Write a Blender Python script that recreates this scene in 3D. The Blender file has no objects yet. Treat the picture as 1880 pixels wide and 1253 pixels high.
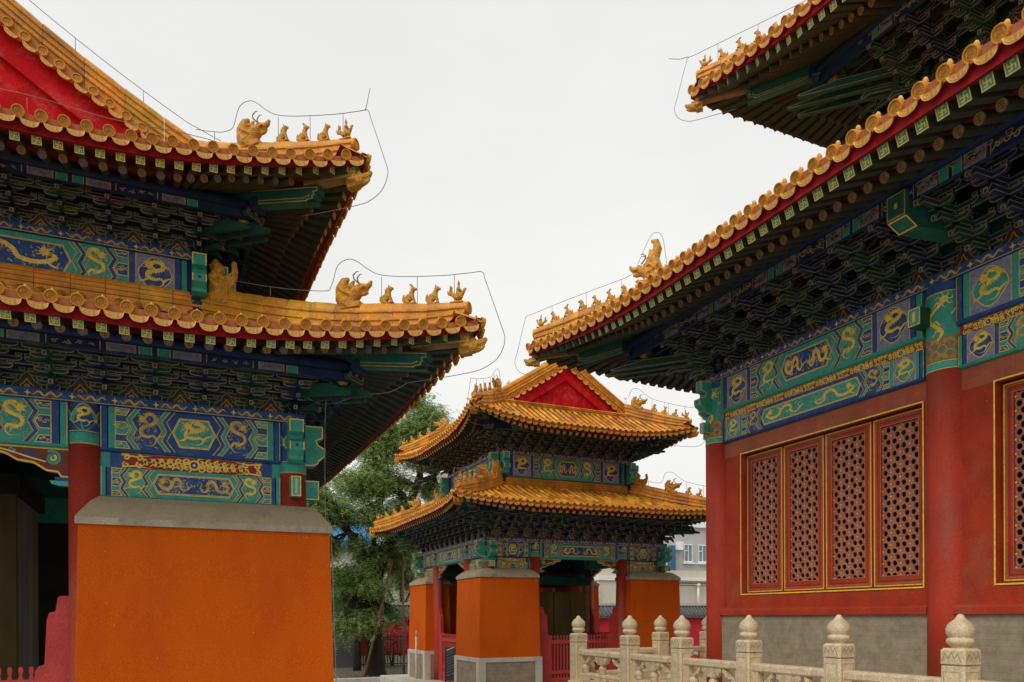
import bpy, math, random
import numpy as np
from mathutils import Vector, Matrix
rnd = random.Random(7)
R = math.radians
SC = bpy.context.scene
COL = SC.collection
EYE = 2.1            # the eye stands 2.1 m above the courtyard; heights below are given from the eye

# ------------------------------------------------------------------ camera
FPX = 1388.0; YAW = math.atan(620.0/1388.0)
cam_d = bpy.data.cameras.new("camera"); cam = bpy.data.objects.new("camera", cam_d); COL.objects.link(cam)
cam_d.sensor_width = 36.0; cam_d.lens = 36.0*FPX/1880.0
cam_d.shift_y = (1131.4-626.5)/1880.0
cam_d.clip_start = 0.05; cam_d.clip_end = 4000
cam.matrix_world = Matrix.Translation((0, 0, EYE)) @ Matrix.Rotation(-YAW, 4, 'Z') @ Matrix.Rotation(R(90), 4, 'X') @ Matrix.Rotation(R(-0.235), 4, 'Z')
SC.camera = cam
# ------------------------------------------------------------------ sky and sun (overcast)
SUN_EL, SUN_AZ = R(48), R(238)
w = bpy.data.worlds.new("World"); SC.world = w; w.use_nodes = True
nt = w.node_tree; nt.nodes.clear()
out = nt.nodes.new('ShaderNodeOutputWorld'); bg = nt.nodes.new('ShaderNodeBackground')
sky = nt.nodes.new('ShaderNodeTexSky'); sky.sky_type = 'NISHITA'; sky.sun_disc = False
sky.sun_elevation = SUN_EL; sky.sun_rotation = SUN_AZ; sky.dust_density = 4.0
bw = nt.nodes.new('ShaderNodeHueSaturation'); bw.inputs['Saturation'].default_value = 0.10
nt.links.new(sky.outputs[0], bw.inputs['Color'])
tc = nt.nodes.new('ShaderNodeTexCoord'); mp = nt.nodes.new('ShaderNodeMapping'); mp.inputs['Scale'].default_value = (1, 1, 2.6)
nz = nt.nodes.new('ShaderNodeTexNoise'); nz.inputs['Scale'].default_value = 1.5; nz.inputs['Detail'].default_value = 7; nz.inputs['Roughness'].default_value = .55
nt.links.new(tc.outputs['Generated'], mp.inputs[0]); nt.links.new(mp.outputs[0], nz.inputs['Vector'])
cr = nt.nodes.new('ShaderNodeValToRGB')                    # the cloud deck
cr.color_ramp.elements[0].position = .3; cr.color_ramp.elements[0].color = (8.65, 8.65, 8.5, 1)
cr.color_ramp.elements[1].position = .7; cr.color_ramp.elements[1].color = (10.2, 10.15, 9.9, 1)
nt.links.new(nz.outputs['Fac'], cr.inputs[0])
mx = nt.nodes.new('ShaderNodeMixRGB'); mx.inputs[0].default_value = .90
nt.links.new(bw.outputs[0], mx.inputs[1]); nt.links.new(cr.outputs[0], mx.inputs[2])
bg.inputs['Strength'].default_value = 0.10
nt.links.new(mx.outputs[0], bg.inputs['Color']); nt.links.new(bg.outputs[0], out.inputs[0])
sl = bpy.data.lights.new("sun", 'SUN'); sl.energy = 1.5; sl.angle = R(28); sl.color = (1, .93, .82)
so = bpy.data.objects.new("sun", sl); COL.objects.link(so)
sd = Vector((math.sin(SUN_AZ)*math.cos(SUN_EL), math.cos(SUN_AZ)*math.cos(SUN_EL), math.sin(SUN_EL)))
so.rotation_euler = sd.to_track_quat('Z', 'Y').to_euler(); so.location = (0, 0, 30)
SC.view_settings.view_transform = 'Standard'; SC.view_settings.look = 'None'
SC.view_settings.exposure = 0.0; SC.view_settings.gamma = 1.0

# ------------------------------------------------------------------ materials
MATS = {}
def node_mat(name, col, rough=.6, var=.18, scale=6.0, col2=None, spec=.4, bump=0.0, bscale=60.0, island=0.0, fine=0.0, metal=0.0, fscale=90, stain=None, stain_amt=.5, stain_scale=1.4, stretch=(1,1,1), coat=0.0, speck=None):
    m = bpy.data.materials.new(name); m.use_nodes = True; t = m.node_tree; N = t.nodes; Lk = t.links
    b = N['Principled BSDF']; b.inputs['Roughness'].default_value = rough; b.inputs['Specular IOR Level'].default_value = spec
    b.inputs['Metallic'].default_value = metal
    if coat: b.inputs['Coat Weight'].default_value = coat; b.inputs['Coat Roughness'].default_value = .15
    tc = N.new('ShaderNodeTexCoord'); mp = N.new('ShaderNodeMapping'); mp.inputs['Scale'].default_value = stretch
    Lk.new(tc.outputs['Object'], mp.inputs[0])
    n1 = N.new('ShaderNodeTexNoise'); n1.inputs['Scale'].default_value = scale; n1.inputs['Detail'].default_value = 6; n1.inputs['Roughness'].default_value = .6
    Lk.new(mp.outputs[0], n1.inputs['Vector'])
    r = N.new('ShaderNodeValToRGB'); r.color_ramp.elements[0].position = .32; r.color_ramp.elements[1].position = .68
    c2 = col2 or tuple(c*(1-var) for c in col)
    r.color_ramp.elements[0].color = (*c2, 1); r.color_ramp.elements[1].color = (*[min(1, c*(1+var*.5)) for c in col], 1)
    Lk.new(n1.outputs['Fac'], r.inputs[0]); cur = r.outputs[0]
    if stain:
        n2 = N.new('ShaderNodeTexNoise'); n2.inputs['Scale'].default_value = stain_scale; n2.inputs['Detail'].default_value = 8; n2.inputs['Roughness'].default_value = .65
        Lk.new(mp.outputs[0], n2.inputs['Vector'])
        r2 = N.new('ShaderNodeValToRGB'); r2.color_ramp.elements[0].position = .5; r2.color_ramp.elements[1].position = .66
        r2.color_ramp.elements[0].color = (0, 0, 0, 1); r2.color_ramp.elements[1].color = (stain_amt,)*3+(1,)
        Lk.new(n2.outputs['Fac'], r2.inputs[0])
        x = N.new('ShaderNodeMixRGB'); Lk.new(r2.outputs[0], x.inputs[0]); Lk.new(cur, x.inputs[1]); x.inputs[2].default_value = (*stain, 1); cur = x.outputs[0]
    if fine:
        n3 = N.new('ShaderNodeTexNoise'); n3.inputs['Scale'].default_value = fscale; n3.inputs['Detail'].default_value = 2
        Lk.new(tc.outputs['Object'], n3.inputs['Vector'])
        mr = N.new('ShaderNodeMapRange'); mr.inputs[1].default_value = .3; mr.inputs[2].default_value = .7; mr.inputs[3].default_value = 1-fine; mr.inputs[4].default_value = 1+fine*.6
        Lk.new(n3.outputs['Fac'], mr.inputs[0])
        x = N.new('ShaderNodeMixRGB'); x.blend_type = 'MULTIPLY'; x.inputs[0].default_value = 1; Lk.new(cur, x.inputs[1]); Lk.new(mr.outputs[0], x.inputs[2]); cur = x.outputs[0]
    if island:
        g = N.new('ShaderNodeNewGeometry'); mr = N.new('ShaderNodeMapRange'); mr.inputs[3].default_value = 1-island; mr.inputs[4].default_value = 1+island*.5
        Lk.new(g.outputs['Random Per Island'], mr.inputs[0])
        x = N.new('ShaderNodeMixRGB'); x.blend_type = 'MULTIPLY'; x.inputs[0].default_value = 1; Lk.new(cur, x.inputs[1]); Lk.new(mr.outputs[0], x.inputs[2]); cur = x.outputs[0]
        hs = N.new('ShaderNodeHueSaturation'); mr2 = N.new('ShaderNodeMapRange'); mr2.inputs[3].default_value = .5-island*.045; mr2.inputs[4].default_value = .5+island*.03
        m7 = N.new('ShaderNodeMath'); m7.operation = 'FRACT'; m8 = N.new('ShaderNodeMath'); m8.operation = 'MULTIPLY'; m8.inputs[1].default_value = 7.31
        Lk.new(g.outputs['Random Per Island'], m8.inputs[0]); Lk.new(m8.outputs[0], m7.inputs[0]); Lk.new(m7.outputs[0], mr2.inputs[0]); Lk.new(mr2.outputs[0], hs.inputs['Hue']); Lk.new(cur, hs.inputs['Color']); cur = hs.outputs[0]
    if speck:
        vo = N.new('ShaderNodeTexVoronoi'); vo.inputs['Scale'].default_value = 4.2; Lk.new(tc.outputs['Object'], vo.inputs['Vector'])
        m9 = N.new('ShaderNodeMapRange'); m9.inputs[1].default_value = .032; m9.inputs[2].default_value = .02; m9.inputs[3].default_value = 0; m9.inputs[4].default_value = .5
        Lk.new(vo.outputs['Distance'], m9.inputs[0]); x = N.new('ShaderNodeMixRGB'); Lk.new(m9.outputs[0], x.inputs[0]); Lk.new(cur, x.inputs[1]); x.inputs[2].default_value = (*speck, 1); cur = x.outputs[0]
    Lk.new(cur, b.inputs['Base Color'])
    if bump:
        n4 = N.new('ShaderNodeTexNoise'); n4.inputs['Scale'].default_value = bscale; n4.inputs['Detail'].default_value = 4
        Lk.new(tc.outputs['Object'], n4.inputs['Vector']); bp = N.new('ShaderNodeBump'); bp.inputs['Strength'].default_value = bump; bp.inputs['Distance'].default_value = .02
        Lk.new(n4.outputs['Fac'], bp.inputs['Height']); Lk.new(bp.outputs[0], b.inputs['Normal'])
    MATS[name] = m
    return m
def MM(name, *a, **k): return node_mat(name, *a, **k)
MM('glaze', (.72, .325, .018), .36, .35, 6, island=.30, stain=(.40, .19, .06), stain_amt=.5, stain_scale=7, bump=.5, bscale=38, spec=.35)
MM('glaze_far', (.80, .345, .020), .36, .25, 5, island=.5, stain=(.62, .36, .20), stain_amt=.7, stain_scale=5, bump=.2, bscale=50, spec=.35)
MM('glaze_trough', (.50, .20, .03), .5, .35, 9, col2=(.26, .12, .04), stain=(.42, .22, .15), stain_amt=.7, stain_scale=6)
MM('glaze_end', (.80, .37, .028), .42, .3, 12, island=.25, stain=(.33, .15, .05), stain_amt=.55, stain_scale=12, bump=.35, bscale=90, spec=.3)
MM('glaze_pale', (.88, .50, .10), .45, .3, 14, island=.22, stain=(.42, .18, .08), stain_amt=.6, stain_scale=10, bump=.35, bscale=90, spec=.3)
MM('glaze_fig', (.74, .36, .025), .30, .4, 30, island=.1, stain=(.30, .12, .03), stain_amt=.6, stain_scale=25, bump=1.0, bscale=75, spec=.5)
MM('glaze_carve', (.42, .19, .025), .5, .3, 20)
MM('mortar', (.36, .10, .07), .9, .4, 25, col2=(.48, .22, .06))
MM('red_board', (.34, .006, .010), .65, .2, 8, fine=.35, spec=.2)
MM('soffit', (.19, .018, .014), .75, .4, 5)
MM('rafter_green', (.022, .078, .055), .7, .35, 7, col2=(.055, .028, .018))
MM('gable_red', (.56, .004, .008), .8, .3, 3, spec=.15, stain=(.62, .10, .09), stain_amt=.55, stain_scale=5, fine=.25)
MM('column_red', (.43, .044, .021), .62, .22, 2.2, spec=.25, stain=(.31, .095, .07), stain_amt=.85, stain_scale=.8, fine=.3, stretch=(1, 1, .5))
MM('wall_red', (.43, .048, .019), .75, .22, 2.5, spec=.2, stain=(.33, .095, .055), stain_amt=.85, stain_scale=.85, fine=.32, speck=(.6, .35, .25))
MM('lintel_tan', (.42, .125, .065), .75, .2, 2.5, spec=.2, stain=(.42, .06, .035), stain_amt=.8, stain_scale=1.4, fine=.3)
MM('gate_red', (.50, .050, .040), .6, .15, 5, fine=.3)
MM('bright_red', (.5, .03, .02), .6, .2, 5)
MM('orange_wall', (.62, .107, .005), .9, .08, 1.2, stain=(.50, .062, .004), stain_amt=.5, stain_scale=2.1, fine=.26, fscale=115, bump=.12, bscale=150, spec=.12, speck=(.75, .5, .3), stretch=(1, 1, .45))
MM('coping', (.40, .325, .20), .85, .2, 4, stain=(.29, .235, .15), stain_amt=.6, stain_scale=4, fine=.2)
MM('coping_edge', (.43, .375, .275), .85, .2, 4, stain=(.17, .155, .12), stain_amt=.6, stain_scale=6, fine=.2)
MM('green', (.040, .370, .285), .6, .22, 14, stain=(.13, .36, .30), stain_amt=.5, stain_scale=9, fine=.2)
MM('green_mid', (.020, .165, .125), .6, .3, 9, fine=.2)
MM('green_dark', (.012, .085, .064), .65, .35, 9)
MM('teal', (.07, .46, .38), .6, .2, 14, fine=.2)
MM('blue', (.018, .075, .265), .6, .25, 14, fine=.25, stain=(.10, .18, .32), stain_amt=.45, stain_scale=9)
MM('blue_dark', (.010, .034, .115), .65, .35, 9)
MM('mauve', (.29, .29, .36), .65, .25, 20, col2=(.17, .20, .34), fine=.3)
MM('gold', (.95, .62, .055), .40, .3, 25, spec=.6)
MM('gold_dim', (.66, .44, .085), .45, .4, 20)
MM('outline', (.36, .27, .13), .5, .5, 12)
MM('white_line', (.62, .60, .50), .6, .3, 20)
MM('frieze_red', (.34, .022, .018), .6, .2, 10, fine=.25)
MM('rust_red', (.19, .035, .02), .6, .3, 10)
MM('brown_gold', (.33, .19, .07), .5, .5, 30)
MM('end_round', (.40, .26, .11), .6, .4, 40)
MM('end_round_blue', (.16, .20, .33), .6, .5, 40)
MM('timber', (.30, .20, .085), .7, .3, 8)
MM('lattice', (.44, .165, .095), .6, .2, 12, fine=.3)
MM('lattice_hi', (.66, .33, .17), .6, .2, 12)
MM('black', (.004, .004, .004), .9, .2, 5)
MM('room_shade', (.035, .030, .024), .9, .3, 3)  # near-black colour stands in for the shade of unlit interiors
MM('olive', (.15, .115, .035), .8, .35, 2, stretch=(1, 1, .4))
MM('dim_grey', (.26, .25, .22), .8, .3, 2, stretch=(1, 1, .3))
MM('marble', (.72, .585, .38), .65, .18, 3.5, stain=(.42, .32, .19), stain_amt=.65, stain_scale=4, fine=.22, fscale=50, bump=.3, bscale=40)
MM('marble_gold', (.55, .33, .05), .6, .3, 30)
MM('plinth_stone', (.60, .56, .475), .75, .15, 3, stain=(.27, .25, .22), stain_amt=.6, stain_scale=3, fine=.15)
MM('paving', (.28, .27, .24), .85, .25, .7, fine=.2, fscale=20, bump=.2)
MM('gravel', (.20, .17, .13), .95, .5, 14, col2=(.07, .055, .04), bump=1, bscale=30)
MM('bark', (.030, .023, .018), .95, .45, 7, bump=1, bscale=22, stretch=(1, 1, .35))
MM('rust', (.20, .085, .05), .8, .3, 6)
MM('iron', (.02, .02, .02), .5, .2, 6)
MM('wire', (.24, .21, .17), .5, .3, 6)
MM('pale_pipe', (.55, .50, .42), .6, .2, 6)
MM('render_grey', (.46, .455, .44), .9, .12, .5, fine=.1)
MM('render_dark', (.085, .09, .092), .9, .15, .7, fine=.15)
MM('render_cream', (.66, .62, .50), .9, .15, .6, stain=(.36, .33, .27), stain_amt=.5, stain_scale=.8, stretch=(1, 1, .4))
MM('render_white', (.80, .80, .78), .9, .08, .5)
MM('blue_sheet', (.03, .25, .58), .55, .2, 1.2)
MM('blue_window', (.02, .12, .30), .3, .2, 2)
MM('glass', (.10, .22, .27), .12, .3, 1.5, spec=.8)
MM('pvc', (.78, .78, .76), .5, .1, 4)
MM('grey_tile', (.12, .125, .13), .8, .4, 8)
MM('perimeter_red', (.50, .012, .03), .85, .2, 1.2, fine=.15)
MM('sign_black', (.02, .022, .024), .4, .2, 4)
def brick_mat(name, col, col2, mortar, bwid, bh, msize, plane):
    m = bpy.data.materials.new(name); m.use_nodes = True; t = m.node_tree; N = t.nodes; Lk = t.links; b = N['Principled BSDF']
    tc = N.new('ShaderNodeTexCoord'); sx = N.new('ShaderNodeSeparateXYZ'); cx = N.new('ShaderNodeCombineXYZ')
    Lk.new(tc.outputs['Object'], sx.inputs[0]); ad = N.new('ShaderNodeMath'); ad.operation = 'ADD'
    Lk.new(sx.outputs[0], ad.inputs[0]); Lk.new(sx.outputs[1], ad.inputs[1]); Lk.new(ad.outputs[0], cx.inputs[0]); Lk.new(sx.outputs[2 if plane == 'v' else 1], cx.inputs[1])
    if plane == 'h': Lk.new(sx.outputs[0], cx.inputs[0])
    br = N.new('ShaderNodeTexBrick'); br.inputs['Scale'].default_value = 1; br.inputs['Brick Width'].default_value = bwid; br.inputs['Row Height'].default_value = bh
    br.inputs['Mortar Size'].default_value = msize; br.inputs['Mortar Smooth'].default_value = .3; br.inputs['Bias'].default_value = 0
    br.inputs['Color1'].default_value = (*col, 1); br.inputs['Color2'].default_value = (*col2, 1); br.inputs['Mortar'].default_value = (*mortar, 1)
    Lk.new(cx.outputs[0], br.inputs[0])
    n = N.new('ShaderNodeTexNoise'); n.inputs['Scale'].default_value = 5; n.inputs['Detail'].default_value = 9; n.inputs['Roughness'].default_value = .8; Lk.new(tc.outputs['Object'], n.inputs['Vector'])
    mr = N.new('ShaderNodeMapRange'); mr.inputs[1].default_value = .3; mr.inputs[2].default_value = .7; mr.inputs[3].default_value = .6; mr.inputs[4].default_value = 1.25; Lk.new(n.outputs['Fac'], mr.inputs[0])
    x = N.new('ShaderNodeMixRGB'); x.blend_type = 'MULTIPLY'; x.inputs[0].default_value = 1; Lk.new(br.outputs[0], x.inputs[1]); Lk.new(mr.outputs[0], x.inputs[2]); Lk.new(x.outputs[0], b.inputs['Base Color'])
    b.inputs['Roughness'].default_value = .85
    bp = N.new('ShaderNodeBump'); bp.inputs['Strength'].default_value = .35; bp.inputs['Distance'].default_value = .01; bp.invert = True; Lk.new(br.outputs['Fac'], bp.inputs['Height']); Lk.new(bp.outputs[0], b.inputs['Normal'])
    MATS[name] = m
brick_mat('grey_brick', (.33, .275, .19), (.285, .25, .185), (.255, .22, .16), .26, .075, .0035, 'v')
brick_mat('plinth_brick', (.36, .27, .185), (.30, .24, .175), (.25, .21, .16), .30, .08, .004, 'v')
brick_mat('pave_brick', (.33, .32, .29), (.28, .27, .25), (.15, .15, .13), .5, .5, .008, 'h')
def leaf_mat(name, c1, c2):
    m = bpy.data.materials.new(name); m.use_nodes = True; t = m.node_tree; N = t.nodes; Lk = t.links; b = N['Principled BSDF']; b.inputs['Roughness'].default_value = .55
    g = N.new('ShaderNodeNewGeometry'); r = N.new('ShaderNodeValToRGB'); r.color_ramp.elements[0].color = (*c1, 1); r.color_ramp.elements[1].color = (*c2, 1)
    Lk.new(g.outputs['Random Per Island'], r.inputs[0]); Lk.new(r.outputs[0], b.inputs['Base Color'])
    tr = N.new('ShaderNodeBsdfTranslucent'); Lk.new(r.outputs[0], tr.inputs[0]); ms = N.new('ShaderNodeMixShader'); ms.inputs[0].default_value = .4
    Lk.new(b.outputs[0], ms.inputs[1]); Lk.new(tr.outputs[0], ms.inputs[2]); Lk.new(ms.outputs[0], N['Material Output'].inputs[0]); MATS[name] = m
leaf_mat('leaf', (.13, .27, .05), (.52, .64, .26))
leaf_mat('leaf_dark', (.035, .09, .02), (.14, .24, .07))

# ------------------------------------------------------------------ mesh builder
class B:
    def __init__(s): s.v = []; s.f = []; s.m = []; s.sm = []; s.mats = []
    def mi(s, mat):
        if mat not in s.mats: s.mats.append(mat)
        return s.mats.index(mat)
    def face(s, pts, mat, smooth=False):
        n = len(s.v); s.v.extend([tuple(p) for p in pts]); s.f.append(tuple(range(n, n+len(pts)))); s.m.append(s.mi(mat)); s.sm.append(smooth)
    def grid(s, rows, mat, closed=False, smooth=True, cap0=False, cap1=False):
        n = len(s.v); nc = len(rows[0]); k = s.mi(mat)
        for r in rows: s.v.extend([tuple(p) for p in r])
        for i in range(len(rows)-1):
            for j in range(nc if closed else nc-1):
                a = n+i*nc+j; b2 = n+i*nc+(j+1) % nc
                s.f.append((a, b2, b2+nc, a+nc)); s.m.append(k); s.sm.append(smooth)
        if cap0: s.f.append(tuple(n+j for j in range(nc))[::-1]); s.m.append(k); s.sm.append(False)
        if cap1: s.f.append(tuple(n+(len(rows)-1)*nc+j for j in range(nc))); s.m.append(k); s.sm.append(False)
    def hexa(s, c, mat):      # eight corners: four below, four above
        n = len(s.v); s.v.extend([tuple(p) for p in c]); k = s.mi(mat)
        for q in ((0, 3, 2, 1), (4, 5, 6, 7), (0, 1, 5, 4), (1, 2, 6, 5), (2, 3, 7, 6), (3, 0, 4, 7)):
            s.f.append(tuple(n+i for i in q)); s.m.append(k); s.sm.append(False)
    def box(s, x0, y0, z0, x1, y1, z1, mat):
        s.hexa([(x0, y0, z0), (x1, y0, z0), (x1, y1, z0), (x0, y1, z0), (x0, y0, z1), (x1, y0, z1), (x1, y1, z1), (x0, y1, z1)], mat)
    def bbox(s, x0, y0, z0, x1, y1, z1, mat, b=.01):   # box with chamfered vertical and top edges
        o = [(x0+b, y0), (x1-b, y0), (x1, y0+b), (x1, y1-b), (x1-b, y1), (x0+b, y1), (x0, y1-b), (x0, y0+b)]
        cx, cy = (x0+x1)/2, (y0+y1)/2
        ins = [(cx+(x-cx)*(1-2*b/(x1-x0)), cy+(y-cy)*(1-2*b/(y1-y0))) for x, y in o]
        s.grid([[(x, y, z0) for x, y in o], [(x, y, z1-b) for x, y in o], [(x, y, z1) for x, y in ins]], mat, closed=True, smooth=False, cap0=True, cap1=True)
    def prism(s, pts, fr, d0, d1, mat):   # pts in (a,b), fr(a,b,d) -> point
        n = len(s.v); k = s.mi(mat); N = len(pts)
        s.v.extend([tuple(fr(a, b, d0)) for a, b in pts]); s.v.extend([tuple(fr(a, b, d1)) for a, b in pts])
        s.f.append(tuple(range(n, n+N))[::-1]); s.f.append(tuple(range(n+N, n+2*N))); s.m += [k, k]; s.sm += [False, False]
        for i in range(N):
            j = (i+1) % N; s.f.append((n+i, n+j, n+N+j, n+N+i)); s.m.append(k); s.sm.append(False)
    def tube(s, path, rad, mat, n=8, caps=True, smooth=True, flat=1.0):
        path = [Vector(p) for p in path]
        if not hasattr(rad, '__len__'): rad = [rad]*len(path)
        rows = []; up = None
        for i, p in enumerate(path):
            d = (path[min(i+1, len(path)-1)]-path[max(i-1, 0)])
            if d.length < 1e-9: d = Vector((0, 0, 1))
            d.normalize()
            if up is None: up = Vector((0, 0, 1)) if abs(d.z) < .9 else Vector((1, 0, 0))
            a = d.cross(up)
            if a.length < 1e-6: a = d.orthogonal()
            a.normalize(); b2 = a.cross(d).normalized(); up = b2
            rows.append([p+(a*math.cos(2*math.pi*j/n)+b2*math.sin(2*math.pi*j/n)*flat)*rad[i] for j in range(n)])
        s.grid(rows, mat, closed=True, smooth=smooth, cap0=caps, cap1=caps)
    def lathe(s, prof, mat, n=16, c=(0, 0), flute=None):
        rows = []
        for r, z in prof:
            rows.append([(c[0]+(r*(1+(flute(j/n, z) if flute else 0)))*math.cos(2*math.pi*j/n), c[1]+(r*(1+(flute(j/n, z) if flute else 0)))*math.sin(2*math.pi*j/n), z) for j in range(n)])
        s.grid(rows, mat, closed=True, cap0=True, cap1=True)
    def ell(s, c, r, mat, n=10, rot=None):
        rows = []; c = Vector(c)
        for i in range(n//2+1):
            th = -math.pi/2+math.pi*i/(n//2); q = max(math.cos(th), .02)
            rows.append([c+(rot or Matrix.Identity(3)) @ Vector((r[0]*q*math.cos(2*math.pi*j/n), r[1]*q*math.sin(2*math.pi*j/n), r[2]*math.sin(th))) for j in range(n)])
        s.grid(rows, mat, closed=True)
    def add(s, o, M=None):
        n = len(s.v)
        s.v.extend([tuple(M @ Vector(p)) for p in o.v] if M else o.v)
        mp_ = [s.mi(x) for x in o.mats]
        s.f.extend([tuple(i+n for i in f) for f in o.f]); s.m.extend([mp_[i] for i in o.m]); s.sm.extend(o.sm)
    def mesh(s, name):
        me = bpy.data.meshes.new(name); me.from_pydata(s.v, [], s.f)
        for x in s.mats: me.materials.append(MATS[x])
        me.polygons.foreach_set('material_index', s.m); me.polygons.foreach_set('use_smooth', s.sm); me.update()
        return me
def inset(pts, w):
    n = len(pts); A = sum(pts[i][0]*pts[(i+1) % n][1]-pts[(i+1) % n][0]*pts[i][1] for i in range(n)); sg = 1 if A > 0 else -1; out = []
    for i in range(n):
        p0 = Vector(pts[i-1]); p1 = Vector(pts[i]); p2 = Vector(pts[(i+1) % n])
        d1 = (p1-p0); d2 = (p2-p1)
        if d1.length < 1e-9 or d2.length < 1e-9: out.append(tuple(p1)); continue
        d1.normalize(); d2.normalize(); n1 = Vector((-d1.y, d1.x))*sg; n2 = Vector((-d2.y, d2.x))*sg
        k = n1+n2
        k = n1 if k.length < .2 else k/(max(.35, 1+n1.dot(n2)))
        out.append(tuple(p1+k*w))
    return out
def thing(name, label, cat, loc=(0, 0, 0), group=None, rotz=0):
    o = bpy.data.objects.new(name, None); COL.objects.link(o); o.location = loc; o.rotation_euler = (0, 0, rotz); o.empty_display_size = .2
    o['label'] = label; o['category'] = cat
    if group: o['group'] = group
    return o
def put(mesh, name, parent=None, loc=(0, 0, 0), rotz=0, label=None, cat=None, group=None, kind=None, matrix=None):
    if isinstance(mesh, B): mesh = mesh.mesh(name)
    o = bpy.data.objects.new(name, mesh); COL.objects.link(o)
    if matrix is not None: o.matrix_local = matrix
    else: o.location = loc; o.rotation_euler = (0, 0, rotz)
    if parent: o.parent = parent
    for k, v in (('label', label), ('category', cat), ('group', group), ('kind', kind)):
        if v: o[k] = v
    return o
SY, CY = math.sin(YAW), math.cos(YAW)
def view_score(p):       # how large a piece at p shows
    Zc = p[0]*SY+p[1]*CY; Xc = p[0]*CY-p[1]*SY
    if Zc < .3: return 1e6
    x = 940+FPX*Xc/Zc; y = 1131-FPX*(p[2]-EYE)/Zc
    return Zc if -60 < x < 1940 and -60 < y < 1300 else 1e4+Zc
def many(root, name, tmpl, mats, limit=100, base=None, alt=None):
    """copies of one part: the ones that show largest as parts, the rest as one part"""
    rp = root.location; order = sorted(range(len(mats)), key=lambda i: view_score(mats[i][0].translation if isinstance(mats[i], tuple) else mats[i].translation))
    T = tmpl if isinstance(tmpl, list) else [tmpl]; ME = [t.mesh(name) for t in T]
    Minv = Matrix.Translation(-rp); rest = B()
    for n, i in enumerate(order):
        M = mats[i]; k = 0
        if isinstance(M, tuple): M, k = M; k %= len(T)
        far = view_score(M.translation) >= 1e4
        if n < limit and not far: put(ME[k], name, root, matrix=Minv @ M)
        else: rest.add(T[k], Minv @ M)
    if rest.v: put(rest, name, root, kind='stuff')
def remesh(b, name, vox, smooth=2):
    me = b.mesh(name); o = bpy.data.objects.new(name, me); COL.objects.link(o)
    md = o.modifiers.new('r', 'REMESH'); md.mode = 'VOXEL'; md.voxel_size = vox; md.use_smooth_shade = True
    if smooth: sm = o.modifiers.new('s', 'SMOOTH'); sm.iterations = smooth; sm.factor = .5
    dg = bpy.context.evaluated_depsgraph_get(); me2 = bpy.data.meshes.new_from_object(o.evaluated_get(dg)); me2.name = name
    bpy.data.objects.remove(o); bpy.data.meshes.remove(me)
    me2.materials.clear(); me2.materials.append(MATS[b.mats[0]])
    r = B(); r.v = [tuple(v.co) for v in me2.vertices]; r.f = [tuple(p.vertices) for p in me2.polygons]; r.m = [0]*len(r.f); r.sm = [True]*len(r.f); r.mats = [b.mats[0]]
    return r
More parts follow.
